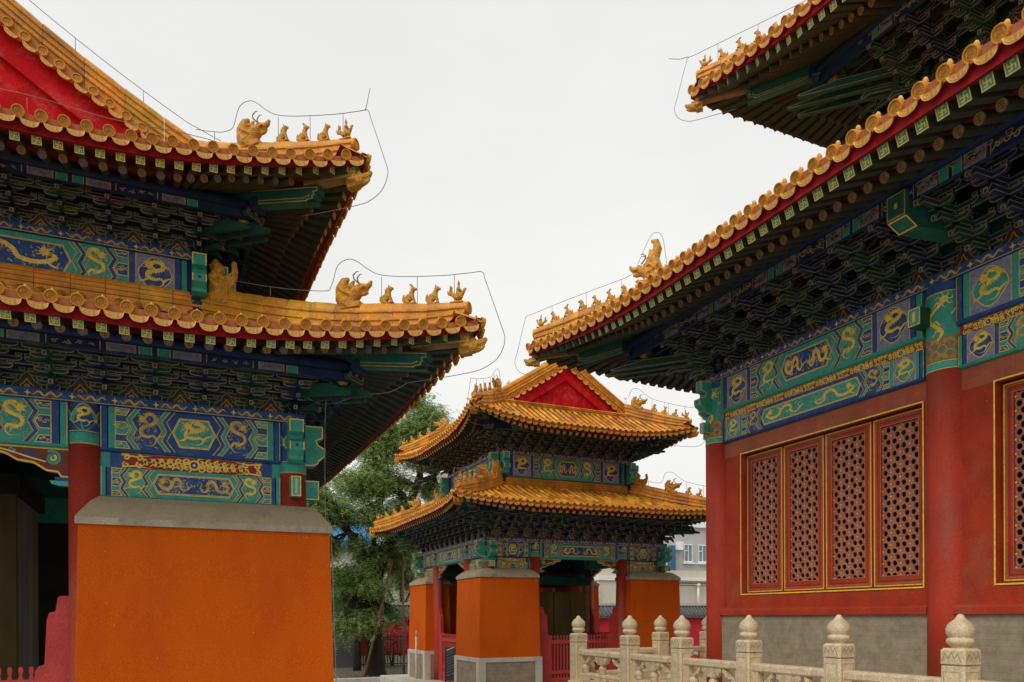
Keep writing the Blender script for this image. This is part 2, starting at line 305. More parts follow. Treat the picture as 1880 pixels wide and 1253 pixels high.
# ------------------------------------------------------------------ painted decoration: thin shapes laid on a surface
class Deco:
    """fn(s, t, h) maps paint coordinates in metres and a height above the surface to a point"""
    def __init__(s, b, fn, w=.008): s.b = b; s.fn = fn; s.w = w
    def poly(s, pts, mat, h): s.b.face([s.fn(a, c, h) for a, c in pts], mat)
    def rect(s, a0, t0, a1, t1, mat, h, n=1):
        for i in range(n):
            x0 = a0+(a1-a0)*i/n; x1 = a0+(a1-a0)*(i+1)/n; s.poly([(x0, t0), (x1, t0), (x1, t1), (x0, t1)], mat, h)
    def line(s, pts, mat, h, w=None, closed=False):
        pts = [Vector(p) for p in pts]; n = len(pts); ws = w if hasattr(w, '__len__') else [w or s.w]*n; L = []; Rr = []
        for i, p in enumerate(pts):
            if closed: d0 = p-pts[i-1]; d1 = pts[(i+1) % n]-p
            else: d0 = p-pts[max(i-1, 0)]; d1 = pts[min(i+1, n-1)]-p
            if d0.length < 1e-9: d0 = d1
            if d1.length < 1e-9: d1 = d0
            if d0.length < 1e-9: return
            d0 = d0.normalized(); d1 = d1.normalized(); n0 = Vector((-d0.y, d0.x)); n1 = Vector((-d1.y, d1.x)); k = (n0+n1)
            k = n0 if k.length < .3 else k/max(.5, 1+n0.dot(n1))
            L.append(p+k*ws[i]/2); Rr.append(p-k*ws[i]/2)
        m = n if closed else n-1
        for i in range(m):
            j = (i+1) % n; s.poly([Rr[i], Rr[j], L[j], L[i]], mat, h)
    def framed(s, pts, fill, edge, h, w=None, gap=None):
        s.poly(pts, edge, h); q = inset(pts, w or s.w); s.poly(q, fill, h+.0012)
        return q
    def disc(s, c, r, mat, h, n=12, ry=None): s.poly([(c[0]+r*math.cos(2*math.pi*i/n), c[1]+(ry or r)*math.sin(2*math.pi*i/n)) for i in range(n)], mat, h)
    def spiral(s, c, r, a0, turns, mat, h, w=None, sg=1):
        n = int(10*turns)+3; s.line([(c[0]+r*(1-i/n)*math.cos(a0+sg*2*math.pi*turns*i/n), c[1]+r*(1-i/n)*math.sin(a0+sg*2*math.pi*turns*i/n)) for i in range(n)], mat, h, w)
    def dragon(s, cx, ct, W, H, mat, h, flip=1, vert=False, cloud=None, sd=0, fill=True):
        r = random.Random(sd+int(cx*1000)); cl = cloud or mat
        P = lambda a, t: (cx+a*flip*W/2, ct+t*H/2)
        if vert: key = [(-.45, .62), (-.1, .90), (.50, .84), (.62, .50), (.10, .28), (-.50, .14), (-.62, -.20), (-.10, -.38), (.45, -.30), (.66, -.58), (.30, -.86), (-.35, -.80)]
        else: key = [(-.66, .40), (-.86, .02), (-.58, -.52), (-.22, -.38), (-.10, .26), (.12, .70), (.38, .36), (.36, -.30), (.60, -.66), (.80, -.26), (.72, .30), (.92, .62)]
        base = [P(*q) for q in key]; body = []
        for i in range(len(base)-1):
            p0, p1, p2, p3 = [Vector(base[max(0, min(len(base)-1, i+q))]) for q in (-1, 0, 1, 2)]
            for j in range(3):
                t = j/3; body.append(tuple(.5*((2*p1)+(p2-p0)*t+(2*p0-5*p1+4*p2-p3)*t*t+(3*p1-p0-3*p2+p3)*t**3)))
        body.append(base[-1]); n = len(body)-1
        w0 = (W*.17 if vert else min(H*.19, W*.13)); w0 = min(w0, H*.2)*.82
        ws = [w0*(.75+.45*math.sin(math.pi*min(1, i/n*1.3+.08))) * (1 if i < n*.65 else max(.12, (1-i/n)/.35)) for i in range(n+1)]
        s.line(body, mat, h, ws)
        for i in range(2, n-2):          # spines along the back
            x, t = body[i]; dx, dt = body[i+1][0]-x, body[i+1][1]-t; q = math.hypot(dx, dt) or 1; nx, ny = -dt/q, dx/q; s.line([(x, t), (x+nx*ws[i]*.95+dx*.5, t+ny*ws[i]*.95+dt*.5)], mat, h-.0002, [w0*.4, w0*.05])
        hx, ht = body[0]
        s.poly([(hx+w0*1.15*math.cos(k)*(1.2 if i % 2 else .8), ht+w0*1.15*math.sin(k)*(1.2 if i % 2 else .8)) for i, k in enumerate([2*math.pi*q/10 for q in range(10)])], mat, h+.0003)
        for k in range(6):
            an = math.pi*(.15+.34*k)+r.uniform(-.2, .2); q = (hx+math.cos(an)*w0*2.1, ht+math.sin(an)*w0*2.1)
            s.line([(hx, ht), ((hx+q[0])/2+w0*.3, (ht+q[1])/2), q], mat, h, [w0*.45, w0*.35, w0*.08])
        for k, u in enumerate((.18, .38, .60, .80)):
            i = int(u*n); x, t = body[i]; sg = 1 if k % 2 else -1; sx = 1 if k in (0, 3) else -1
            kn = (x+w0*1.2*sx, t+sg*w0*1.0); ft = (kn[0]+w0*1.0*sx, kn[1]+sg*w0*.3)
            s.line([(x, t), kn, ft], mat, h+.0002, [w0*.8, w0*.5, w0*.35])
            for q in (-.9, 0, .9): s.line([ft, (ft[0]+w0*.7*sx*math.cos(q), ft[1]+w0*.7*math.sin(q))], mat, h+.0002, w0*.2)
        if fill:
            for k in range(int(min(95, 34+80*W*H/.04))):
                a = r.uniform(-.98, .98); t = r.uniform(-.96, .96); x, tq = P(a, t)
                if min((x-b_[0])**2+(tq-b_[1])**2 for b_ in body) < (w0*1.0)**2: continue
                s.spiral((x, tq), w0*r.uniform(.3, .5), r.uniform(0, 6), .8, cl if k % 3 else 'white_line', h-.0004, w0*.13, r.choice((-1, 1)))
    def flat_cloud(s, a0, a1, t0, t1, mat, h, sd=1, n=8, w=None):
        r = random.Random(sd); H = t1-t0
        for k in range(n):
            c = (a0+(a1-a0)*(k+.5)/n, (t0+t1)/2+r.uniform(-.18, .18)*H); q = H*r.uniform(.22, .40)
            s.spiral(c, q, r.uniform(0, 6), 1.0, mat, h, w or H*.09, r.choice((-1, 1)))
            s.line([(c[0]-q*1.5, c[1]+r.uniform(-.3, .3)*H), (c[0]-q*.5, c[1]+q*.3), (c[0]+q*1.4, c[1]-r.uniform(-.3, .3)*H)], mat, h, w or H*.08)
def zig(s0, t0, t1, a):           # a double-pointed zigzag pointing to -s (a > 0)
    H = t1-t0
    return [(s0, t1), (s0-a, t1-.27*H), (s0-.42*a, t0+.5*H), (s0-a, t0+.27*H), (s0, t0)]
def beam_panel(d, a0, a1, t0, t1, A, Bc, h0=.0015, dr=None, dr2=None, caps=True, cart=None, endm=False):
    """one painted tie beam. A the main colour, Bc the second colour; everything mirrored about the middle"""
    L = a1-a0; H = t1-t0; mid = (a0+a1)/2; g = d.w; cart = cart or Bc; tm = (t0+t1)/2
    d.rect(a0, t0, a1, t1, A, h0)
    u = H*min(1, L/((4.3 if not endm else 6.0)*H)); other = {'blue': 'green', 'green': 'blue'}
    def strip(x, wd, m):
        for sx in (1, -1):
            xa, xb = (a0+x, a0+x+wd) if sx == 1 else (a1-x-wd, a1-x)
            d.rect(xa, t0, xb, t1, m, h0+.001)
            for q in (xa, xb): d.rect(q-g/2, t0, q+g/2, t1, 'gold_dim', h0+.0024)
    strip(0, .15*u, A); strip(.15*u, .17*u, Bc); x = .32*u
    if endm:
        wd = u*.92
        for sx in (1, -1):
            c = a0+x+wd/2 if sx == 1 else a1-x-wd/2
            d.rect(c-wd/2, t0, c+wd/2, t1, 'mauve', h0+.001)
            rp = [(c+wd*.42*math.cos(k)*(1+.07*math.cos(4*k)), tm+H*.42*math.sin(k)*(1+.07*math.cos(4*k))) for k in [2*math.pi*i/24 for i in range(24)]]
            d.framed(rp, Bc, 'gold', h0+.002); d.dragon(c, tm, wd*.66, H*.72, 'gold', h0+.0045, vert=True, fill=False)
        x += wd; strip(x, .17*u, Bc); x += .17*u
    D = .20*u; cw = .34*u; bw = .115*u; fw = .58*u
    for sx in (1, -1):
        S = lambda q: (a0+q) if sx == 1 else (a1-q)
        M = lambda pts: [(S(q[0]), q[1]) for q in pts]
        for c, hh in ((tm, .16*H), (t0+.07*H, .12*H), (t1-.07*H, .12*H)):     # pointed end cartouches
            lo = max(t0+.003, c-hh); hi = min(t1-.003, c+hh); m_ = (lo+hi)/2 if c == tm else (lo if c < tm else hi)
            d.framed(M([(x, lo), (x+cw*.72, lo), (x+cw, m_), (x+cw*.72, hi), (x, hi)]), cart, 'gold', h0+.001, g*.9)
            q0, q1 = sorted((S(x+cw*.08), S(x+cw*.74))); d.flat_cloud(q0, q1, lo+(hi-lo)*.2, hi-(hi-lo)*.2, 'gold', h0+.0035, sd=int(c*100), n=3, w=g*.7)
        def quad(l, r_, m, hh):
            for i in range(4): d.poly(M([l[i], l[i+1], r_[i+1], r_[i]]), m, hh)
        def band(xc, wd, m, hh):
            l = zig(xc, t0, t1, D); r_ = zig(xc+wd, t0, t1, D); quad(l, r_, m, hh)
            for z_ in (l, r_): d.line(M(z_), 'gold_dim', hh+.001, g)
        zA = x+cw+D*.55; quad(zig(zA+bw, t0, t1, D), zig(zA+bw+fw, t0, t1, D), A, h0+.0008)
        band(zA, bw, other.get(A, Bc), h0+.0014); zB = zA+bw+fw; band(zB, bw, other.get(A, Bc), h0+.0014); band(zB+bw, bw, A, h0+.0018)
        cm = S(zA+bw+fw/2-D*.55); d.dragon(cm, tm, fw*.92, H*.88, dr2 or 'gold', h0+.003, flip=sx, vert=True, cloud='gold_dim', sd=sx)
    c0 = a0+zB+2*bw+.10*u-D*.9; c1 = a1-(c0-a0)
    if c1-c0 > H*.5:
        P_ = [(c0, tm), (c0+D*.9, t0+.13*H), (c1-D*.9, t0+.13*H), (c1, tm), (c1-D*.9, t1-.13*H), (c0+D*.9, t1-.13*H)]
        d.framed(P_, other.get(cart, cart) if False else cart, 'gold', h0+.002); d.line(inset(P_, g*1.8), 'gold', h0+.004, g*.7, closed=True)
        wd = (c1-c0-D)/2
        if wd > H*.45:
            for sx in (1, -1): d.dragon(mid-sx*wd*.52, tm, wd*.90, H*.60, dr or 'gold', h0+.0045, flip=sx, cloud='gold_dim', sd=sx+5)
        else: d.dragon(mid, tm, (c1-c0)*.6, H*.6, dr or 'gold', h0+.0045, vert=True, cloud='gold_dim')
def scroll_panel(d, a0, a1, t0, t1, h0=.0015, dense=False):
    H = t1-t0; L = a1-a0; d.rect(a0, t0, a1, t1, 'frieze_red', h0); tm = (t0+t1)/2; n = max(1, round(L/(H*(9 if not dense else 5))))
    for k in range(n):
        c = a0+L*(k+.5)/n; wd = L/n
        for sx in (1, -1):
            for sy in (1, -1):
                for q in range(6 if not dense else 3):
                    f = q/6; s0 = c+sx*wd*((.05+.058*q) if not dense else (.05+.105*q)); rr = H*((.28-.030*q) if not dense else (.30-.04*q))
                    d.spiral((s0, tm+sy*H*.23*(1-.75*f)), rr, 1.2*sx, 1.25, 'gold', h0+.0015+.0003*q, H*.11, sx*sy)
                    d.line([(s0-sx*rr, tm), (s0, tm+sy*H*.12), (s0+sx*rr*1.7, tm+sy*H*(.36-.1*f))], 'gold', h0+.0012, [H*.08, H*.1, H*.02])
            e = c+sx*wd*.5
            for sy in (1, -1):
                for q in range(2): d.spiral((e-sx*wd*(.03+.09*q), tm+sy*H*.24), H*.22, 2, 1.2, 'gold', h0+.0016+.0003*q, H*.11, sy*sx)
                d.line([(e, tm+sy*H*.4), (e-sx*wd*.10, tm+sy*H*.30), (e-sx*wd*.2, tm+sy*H*.42)], 'gold', h0+.0012, [H*.12, H*.1, H*.02])
        for sx in (1, -1): d.line([(c, tm), (c+sx*wd*.14, tm), (c+sx*wd*.34, tm)], 'gold', h0+.0010, [H*.3, H*.14, H*.02])
        d.disc((c, tm), H*.36, 'gold', h0+.003); d.disc((c, tm), H*.24, 'blue', h0+.004); d.disc((c, tm), H*.09, 'gold', h0+.005)
    for t in (t0, t1): d.rect(a0, t-d.w/2, a1, t+d.w/2, 'gold_dim', h0+.004)
def frieze(d, a0, a1, t0, t1, h0=.0015, seg=.36):
    d.rect(a0, t0, a1, t1, 'blue', h0); n = max(1, round((a1-a0)/seg)); H = t1-t0
    for k in range(n):
        x0 = a0+(a1-a0)*k/n; x1 = a0+(a1-a0)*(k+1)/n; c = x1
        d.line([(x0+(x1-x0)*(.12+.66*i/20), (t0+t1)/2+H*.22*math.sin(i*.75+k*2)) for i in range(21)], 'gold_dim', h0+.0015, [H*(.08+.13*math.sin(math.pi*i/20)) for i in range(21)])
        d.flat_cloud(x0+.08*(x1-x0), x1-.2*(x1-x0), t0+.1*H, t1-.1*H, 'brown_gold', h0+.0012, sd=k, n=5, w=H*.07)
        if k < n-1:
            d.poly([(c-H*.35, (t0+t1)/2), (c-H*.08, (t0+t1)/2-H*.1), (c, t0+.1*H), (c+H*.08, (t0+t1)/2-H*.1), (c+H*.35, (t0+t1)/2), (c+H*.08, (t0+t1)/2+H*.1), (c, t1-.1*H), (c-H*.08, (t0+t1)/2+H*.1)], 'gold', h0+.002)
    d.rect(a0, t0-.0, a1, t0+d.w, 'gold_dim', h0+.003)

# ------------------------------------------------------------------ bracket sets (dougong), local: x along the wall, -y outwards
def rimmed(b, pts, fr, dep, fill, edge, w):     # a coloured face with a painted edge
    b.face([fr(a, c, dep) for a, c in pts], edge); b.face([fr(a, c, dep+.0015) for a, c in inset(pts, w)], fill)
def slab(b, pts, fr, d0, d1, fill, edge, w, back=False):
    n = len(pts)
    for i in range(n):
        j = (i+1) % n; b.face([fr(*pts[i], d0), fr(*pts[j], d0), fr(*pts[j], d1), fr(*pts[i], d1)], fill)
    rimmed(b, pts, fr, d1, fill, edge, w)
    b.face([fr(a, c, d0) for a, c in pts[::-1]], fill)
def dou(b, x, y, z, w, h, fill, edge, ew):      # y is the outward distance
    hw = w/2; fr = lambda a, c, dd: (a, -dd, c)
    pts = [(x-hw*.68, z), (x+hw*.68, z), (x+hw, z+h*.42), (x+hw, z+h), (x-hw, z+h), (x-hw, z+h*.42)]
    slab(b, pts, fr, y-hw, y+hw, fill, edge, ew)
    rimmed(b, [(y-hw, z+h*.42), (y+hw, z+h*.42), (y+hw, z+h), (y-hw, z+h)], lambda a, c, dd: (x-dd, -a, c), hw, fill, edge, ew*.9)
    rimmed(b, [(y-hw, z+h*.42), (y+hw, z+h*.42), (y+hw, z+h), (y-hw, z+h)], lambda a, c, dd: (x+dd, -a, c), hw, fill, edge, ew*.9)
def arm(b, x, y, z, L, h, th, fill, edge, ew):
    a = L/2; e = h*.95
    pts = [(x-a+e, z), (x+a-e, z), (x+a-e*.45, z+h*.16), (x+a-e*.12, z+h*.38), (x+a, z+h*.62), (x+a, z+h), (x-a, z+h), (x-a, z+h*.62), (x-a+e*.12, z+h*.38), (x-a+e*.45, z+h*.16)]
    slab(b, pts, lambda p, c, dd: (p, -dd, c), y-th/2, y+th/2, fill, edge, ew)
def bracket(spc, steps, reach, hgt, A, C, ew):
    """one full set filling spc along the wall, reach outwards, hgt upwards"""
    b = B(); c = spc/11.2; lev = hgt/(steps+1.9); st = reach/steps; fr = lambda a, q, dd: (a, -dd, q)
    dou(b, 0, 0, 0, 3.0*c, lev*.9, C, 'outline', ew)
    for k in range(steps+1):
        p = k*st; zb = lev*(.75+k)
        if k < steps:
            arm(b, 0, p, zb, 7.2*c, lev*.62, 1.0*c, A, 'outline', ew)
            for q in (-3.0, 0, 3.0): dou(b, q*c, p, zb+lev*.60, 1.45*c, lev*.42, C, 'outline', ew*.9)
        if k > 0 or True:
            zz = zb+lev*1.0; ln = 10.9*c if k < steps else 9.0*c
            if k == steps: zz = zb
            if zz+lev*.9 <= hgt+.35*lev:
                arm(b, 0, p, zz, ln, lev*.62, 1.0*c, A, 'outline', ew)
                for q in (-ln/2/c+.75, 0, ln/2/c-.75): dou(b, q*c, p, zz+lev*.60, 1.45*c, lev*.40, C, 'outline', ew*.9)
        if k < steps:              # the outward arm with its beak
            z0 = zb; p1 = p+st
            prof = [(-.6*c, z0+lev*.62), (-.6*c, z0), (p1-.2*c, z0-.0*lev), (p1+1.3*c, z0-lev*.55), (p1+1.75*c, z0-lev*.45), (p1+1.3*c, z0+lev*.12), (p1+.6*c, z0+lev*.62)]
            slab(b, prof, lambda a, q, dd: (dd, -a, q), -.5*c, .5*c, A, 'outline', ew); 
            b.face([(-.5*c-.0015, -a, q) for a, q in inset(prof, ew)[::-1]], A)
            tip = [(-.5*c, z0-lev*.5), (.5*c, z0-lev*.5), (.5*c, z0+lev*.1), (-.5*c, z0+lev*.1)]
            rimmed(b, tip, fr, p1+1.72*c, C, 'outline', ew)
    return b
def flame_board(spc, h, ew):   # board between two sets with its jewel and flame
    b = B(); d = Deco(b, lambda a, t, q: (a, -q, t), ew)
    P_ = [(-spc*.30, 0), (-spc*.26, h*.22), (-spc*.15, h*.45), (-spc*.08, h*.72), (0, h*.95), (spc*.08, h*.72), (spc*.15, h*.45), (spc*.26, h*.22), (spc*.30, 0)]
    d.poly(P_, 'green_dark', .001); d.line(P_, 'outline', .003, ew); q = [(x*.74, t*.80) for x, t in P_]; d.poly(q, 'rust_red', .0022)
    for sx in (1, -1): d.line([(sx*spc*.12, h*.04), (sx*spc*.12, h*.22), (sx*spc*.05, h*.36), (0, h*.56)], 'gold_dim', .004, ew)
    d.disc((0, h*.16), spc*.055, 'gold_dim', .004); d.disc((0, h*.16), spc*.03, 'green', .005)
    return b
# ------------------------------------------------------------------ rafters, eave tiles
def flying_rafter(sz, ew, fret=True):
    b = B(); k = sz/2; b.box(-k, 0, -k, k, 1.0, k, 'rafter_green')
    fr = lambda a, t, h: (a, -h-.0005, t); d = Deco(b, fr, ew)
    d.rect(-k, -k, k, k, 'gold', .0); d.rect(-k+ew, -k+ew, k-ew, k-ew, 'green', .0015)
    if fret:                      # the carved fret of the rafter end
        q = k*.52; w_ = ew*.95
        for an in range(4):
            c_, s_ = math.cos(an*math.pi/2), math.sin(an*math.pi/2)
            d.line([(x*c_-y*s_, x*s_+y*c_) for x, y in ((0, 0), (0, q), (q, q))], 'gold', .003+.0003*an, w_)
    return b
def round_rafter(dia, ew, blue=False):
    b = B(); n = 12; r = dia/2
    b.grid([[(r*math.cos(2*math.pi*j/n), y, r*math.sin(2*math.pi*j/n)) for j in range(n)] for y in (1.0, 0)], 'rafter_green', closed=True)
    d = Deco(b, lambda a, t, h: (a, -h, t), ew); n2 = 16
    d.disc((0, 0), r, 'brown_gold', .0005, n2); d.disc((0, 0), r*.86, 'end_round_blue' if blue else 'end_round', .002, n2)
    for q in (-.45, 0, .45): d.rect(-r*.5, q*r-ew*.3, r*.5, q*r+ew*.3, 'rust_red' if not blue else 'end_round', .0035)
    d.rect(-ew*.3, -r*.62, ew*.3, r*.62, 'rust_red' if not blue else 'end_round', .004)
    return b
def eave_tile(sp, tr, seed=0, rd=None):
    """round end tile, its nail cap, and the drip tile beside it; origin on the roof surface at the eave, +y up the slope"""
    b = B(); n = 20; rd = rd or sp*.285; zc = min(rd*.62, .026)
    b.grid([[(rd*f*math.cos(2*math.pi*j/n), y, zc+rd*f*math.sin(2*math.pi*j/n)) for j in range(n)] for f, y in ((1, .02), (1, -.016), (.97, -.022), (.84, -.022), (.80, -.010))], 'glaze_end', closed=True, smooth=False, cap1=True)
    d = Deco(b, lambda a, t, h: (a, -.0105-h, zc+t), rd*.1)
    r = random.Random(4+seed)
    for q in range(3): d.line([(rd*.55*math.sin(i*1.1+q*2)*(.5+.08*i), rd*(.5-.16*i)+.08*rd*q) for i in range(7)], 'glaze_carve', .002+.0004*q, rd*.11)
    d.line([(rd*.70*math.cos(2*math.pi*i/16), rd*.70*math.sin(2*math.pi*i/16)) for i in range(16)], 'glaze_carve', .0035, rd*.07, closed=True)
    b.grid([[(tr*math.cos(math.pi*j/8), y, tr*.15+tr*math.sin(math.pi*j/8)) for j in range(9)] for y in (.02, .30)], 'glaze_end')
    k = .07 if sp < .2 else .11; kr = .30 if sp < .2 else .40
    b.ell((0, k, zc+tr*1.05), (tr*kr, tr*kr, tr*kr*1.5), 'glaze_pale', 8)
    hw = sp*.43; cx = sp/2; m = 14; top = []; bot = []; e = sp*.10
    for i in range(m+1):
        u = -1+2*i/m; x = cx+u*hw; zt = -e*1.0-e*.75*(1-u*u); zb = -e*1.25-sp*.33*math.sqrt(max(0, 1-abs(u)**2.3))
        top.append((x, zt)); bot.append((x, min(zb, zt-.004)))
    for i in range(m):
        f = [(top[i][0], -.022, top[i][1]), (top[i+1][0], -.022, top[i+1][1]), (bot[i+1][0], -.040, bot[i+1][1]), (bot[i][0], -.040, bot[i][1])]
        b.face([f[3], f[2], f[1], f[0]], 'glaze_pale'); b.face([(x, y+.016, z) for x, y, z in f], 'glaze_end')
        b.face([f[0], f[1], (f[1][0], .12, f[1][2]+.0), (f[0][0], .12, f[0][2]+.0)], 'glaze_end')
        b.face([f[3], (f[3][0], f[3][1]+.016, f[3][2]), (f[2][0], f[2][1]+.016, f[2][2]), f[2]], 'glaze_end')
    d2 = Deco(b, lambda a, t, h: (a, -.0245-.018*min(1, max(0, (-e*1.4-t)/(sp*.3)))-h, t), rd*.1)
    d2.line([(cx+(x-cx)*.84, z+sp*.045) for x, z in bot[1:-1]], 'glaze_carve', .0035, sp*.018)
    d2.line([(cx+(x-cx)*.93, z-sp*.03) for x, z in top[1:-1]], 'glaze_carve', .003, sp*.018)
    for q in (-.4, 0, .4): d2.spiral((cx+q*hw, -e*2.6-sp*.06*(1-abs(q))), sp*.07, q*3, 1, 'glaze_carve', .0036, sp*.016)
    pk = [(cx-hw*1.2, rd*.5), (cx-hw*1.2, -e)]+[(x, z-.002) for x, z in top]+[(cx+hw*1.2, -e), (cx+hw*1.2, rd*.5)]
    b.face([(x, .022, z) for x, z in pk], 'mortar')
    return b

# ------------------------------------------------------------------ ridge ornaments (local: faces -y)
def small_beast(kind=0):
    b = B(); g = 'glaze_fig'
    b.ell((0, .03, .075), (.040, .062, .052), g, 10, Matrix.Rotation(R(-38), 3, 'X')); b.ell((0, -.012, .10), (.036, .036, .055), g)
    b.ell((0, .055, .035), (.046, .042, .038), g)
    b.tube([(0, -.012, .115), (0, -.024, .145), (0, -.036, .165)], [.034, .030, .028], g)
    b.ell((0, -.040, .175), (.031, .036, .029), g); b.tube([(0, -.055, .170), (0, -.088, .160)], [.020, .014], g)
    for sx in (1, -1):
        b.tube([(sx*.016, -.022, .10), (sx*.020, -.040, .05), (sx*.020, -.045, .004)], [.015, .012, .012], g)
        b.ell((sx*.020, -.052, .008), (.012, .018, .009), g); b.ell((sx*.03, .03, .012), (.013, .030, .012), g)
        b.tube([(sx*.014, -.034, .20), (sx*.020, -.026, .225+(.012 if kind == 1 else 0))], [.010, .004], g)
    b.tube([(0, .085, .03), (0, .105, .06), (0, .098, .105), (0, .085, .135 if kind != 2 else .11)], [.012, .014, .014, .006], g)
    if kind == 1: b.tube([(0, -.03, .20), (0, -.012, .235), (0, .01, .245)], [.014, .012, .004], g)
    if kind == 2: b.tube([(0, -.01, .19), (0, .02, .16), (0, .035, .12)], [.016, .016, .006], g)
    b.box(-.035, -.07, -.01, .035, .09, .008, g)
    return remesh(b, 'beast', .0075, 1)
def rider():                     # the figure on a hen at the tip
    b = B(); g = 'glaze_fig'
    b.ell((0, .0, .06), (.036, .062, .042), g); b.tube([(0, -.045, .08), (0, -.07, .115), (0, -.075, .14)], [.022, .016, .016], g); b.tube([(0, -.08, .14), (0, -.105, .13)], [.011, .004], g)
    b.tube([(0, .05, .07), (0, .09, .12), (0, .085, .165), (0, .10, .19)], [.022, .022, .018, .006], g); b.tube([(0, .045, .075), (0, .115, .10), (0, .13, .14)], [.016, .014, .005], g)
    b.tube([(0, .0, .09), (0, .0, .15), (0, -.004, .175)], [.027, .022, .012], g); b.ell((0, -.004, .195), (.017, .018, .022), g); b.ell((0, 0, .222), (.010, .010, .014), g)
    for sx in (1, -1):
        b.tube([(sx*.02, 0, .15), (sx*.034, -.02, .125), (sx*.012, -.042, .125)], [.010, .009, .008], g); b.ell((sx*.034, .01, .05), (.012, .045, .03), g)
        b.tube([(sx*.015, 0, .03), (sx*.015, -.01, -.005)], [.010, .012], g)
    b.box(-.045, -.07, -.015, .045, .08, .005, g)
    return remesh(b, 'rider', .0075, 1)
def horned_head(back=False, tall=False):
    b = B(); g = 'glaze_fig'
    b.box(-.07, -.10, -.02, .07, .14, .04, g)
    b.tube([(0, .10, .02), (0, .04, .10), (0, -.03, .17), (0, -.10, .19)], [.095, .085, .078, .06], g, 12)
    b.tube([(0, -.09, .205), (0, -.17, .205), (0, -.215, .235)], [.052, .036, .026], g, 10); b.tube([(0, -.07, .15), (0, -.14, .135), (0, -.18, .14)], [.04, .028, .016], g, 10)
    b.ell((0, -.215, .25), (.026, .02, .018), g)
    if tall:
        b.tube([(0, .08, .06), (0, .11, .18), (0, .08, .31), (0, .13, .43), (0, .11, .52), (0, .05, .54)], [.10, .09, .075, .06, .045, .015], g, 10)
        b.tube([(0, .02, .16), (0, .03, .28), (0, .05, .38), (0, .03, .44)], [.07, .055, .035, .01], g, 8)
    else: b.tube([(0, .08, .05), (0, .15, .13), (0, .165, .23), (0, .125, .315), (0, .07, .335)], [.105, .095, .075, .05, .018], g, 10)
    b.tube([(0, .03, .18), (0, .04, .26), (0, .0, .30)], [.05, .035, .012], g, 8)
    for sx in (1, -1):
        b.ell((sx*.045, -.095, .225), (.018, .024, .018), g); b.tube([(sx*.05, -.03, .20), (sx*.075, .03, .22), (sx*.07, .08, .20)], [.018, .016, .005], g)
        for q in range(3): b.tube([(sx*.06, .0+.04*q, .12), (sx*.10, .05+.04*q, .13+.03*q), (sx*.085, .10+.03*q, .17+.03*q)], [.022, .016, .004], g, 6)
        b.ell((sx*.055, -.13, .19), (.014, .03, .016), g)
    r = remesh(b, 'head', .010, 1)
    for sx in (1, -1): r.tube([(sx*.035, -.07, .25), (sx*.045, -.02, .30), (sx*.04, -.01, .345), (sx*.035, -.05, .38), (sx*.035, -.085, .375)], [.009, .009, .008, .006, .002], 'brown_gold', 6)
    return r
def corner_head():               # glazed dragon head capping the corner beam
    b = B(); g = 'glaze_fig'
    b.box(-.065, -.02, -.10, .065, .10, .085, g); b.tube([(0, .04, -.01), (0, -.06, -.015), (0, -.13, -.005)], [.088, .082, .062], g, 12)
    b.tube([(0, -.12, .01), (0, -.19, .03), (0, -.225, .065)], [.05, .038, .022], g, 10); b.tube([(0, -.10, -.06), (0, -.17, -.045), (0, -.20, -.02)], [.036, .024, .014], g, 8)
    for sx in (1, -1):
        b.ell((sx*.06, -.08, .045), (.02, .026, .022), g); b.tube([(sx*.05, -.04, .07), (sx*.08, .02, .085), (sx*.08, .07, .06)], [.018, .016, .005], g)
        b.tube([(sx*.07, -.03, -.02), (sx*.10, .03, -.03), (sx*.085, .08, 0)], [.028, .022, .01], g)
    return remesh(b, 'cornerhead', .010, 1)
def curl_beast():                # beast biting the corner of the wall ridge
    b = B(); g = 'glaze_fig'
    b.box(-.06, -.10, -.16, .06, .10, .04, g); b.tube([(0, .06, .0), (0, .07, .10), (0, .035, .19), (0, .07, .235), (0, .115, .20), (0, .10, .16)], [.085, .07, .05, .042, .034, .015], g, 10)
    b.tube([(0, -.02, .04), (0, -.09, .06), (0, -.12, .10)], [.07, .05, .03], g, 10); b.tube([(0, -.10, .0), (0, -.14, .12), (0, -.13, .21)], [.034, .03, .024], g, 8)
    for sx in (1, -1): b.ell((sx*.06, -.04, .08), (.02, .03, .025), g); b.tube([(sx*.06, .02, .0), (sx*.085, .06, .06), (sx*.06, .1, .12)], [.026, .02, .008], g)
    return remesh(b, 'curl', .010, 1)
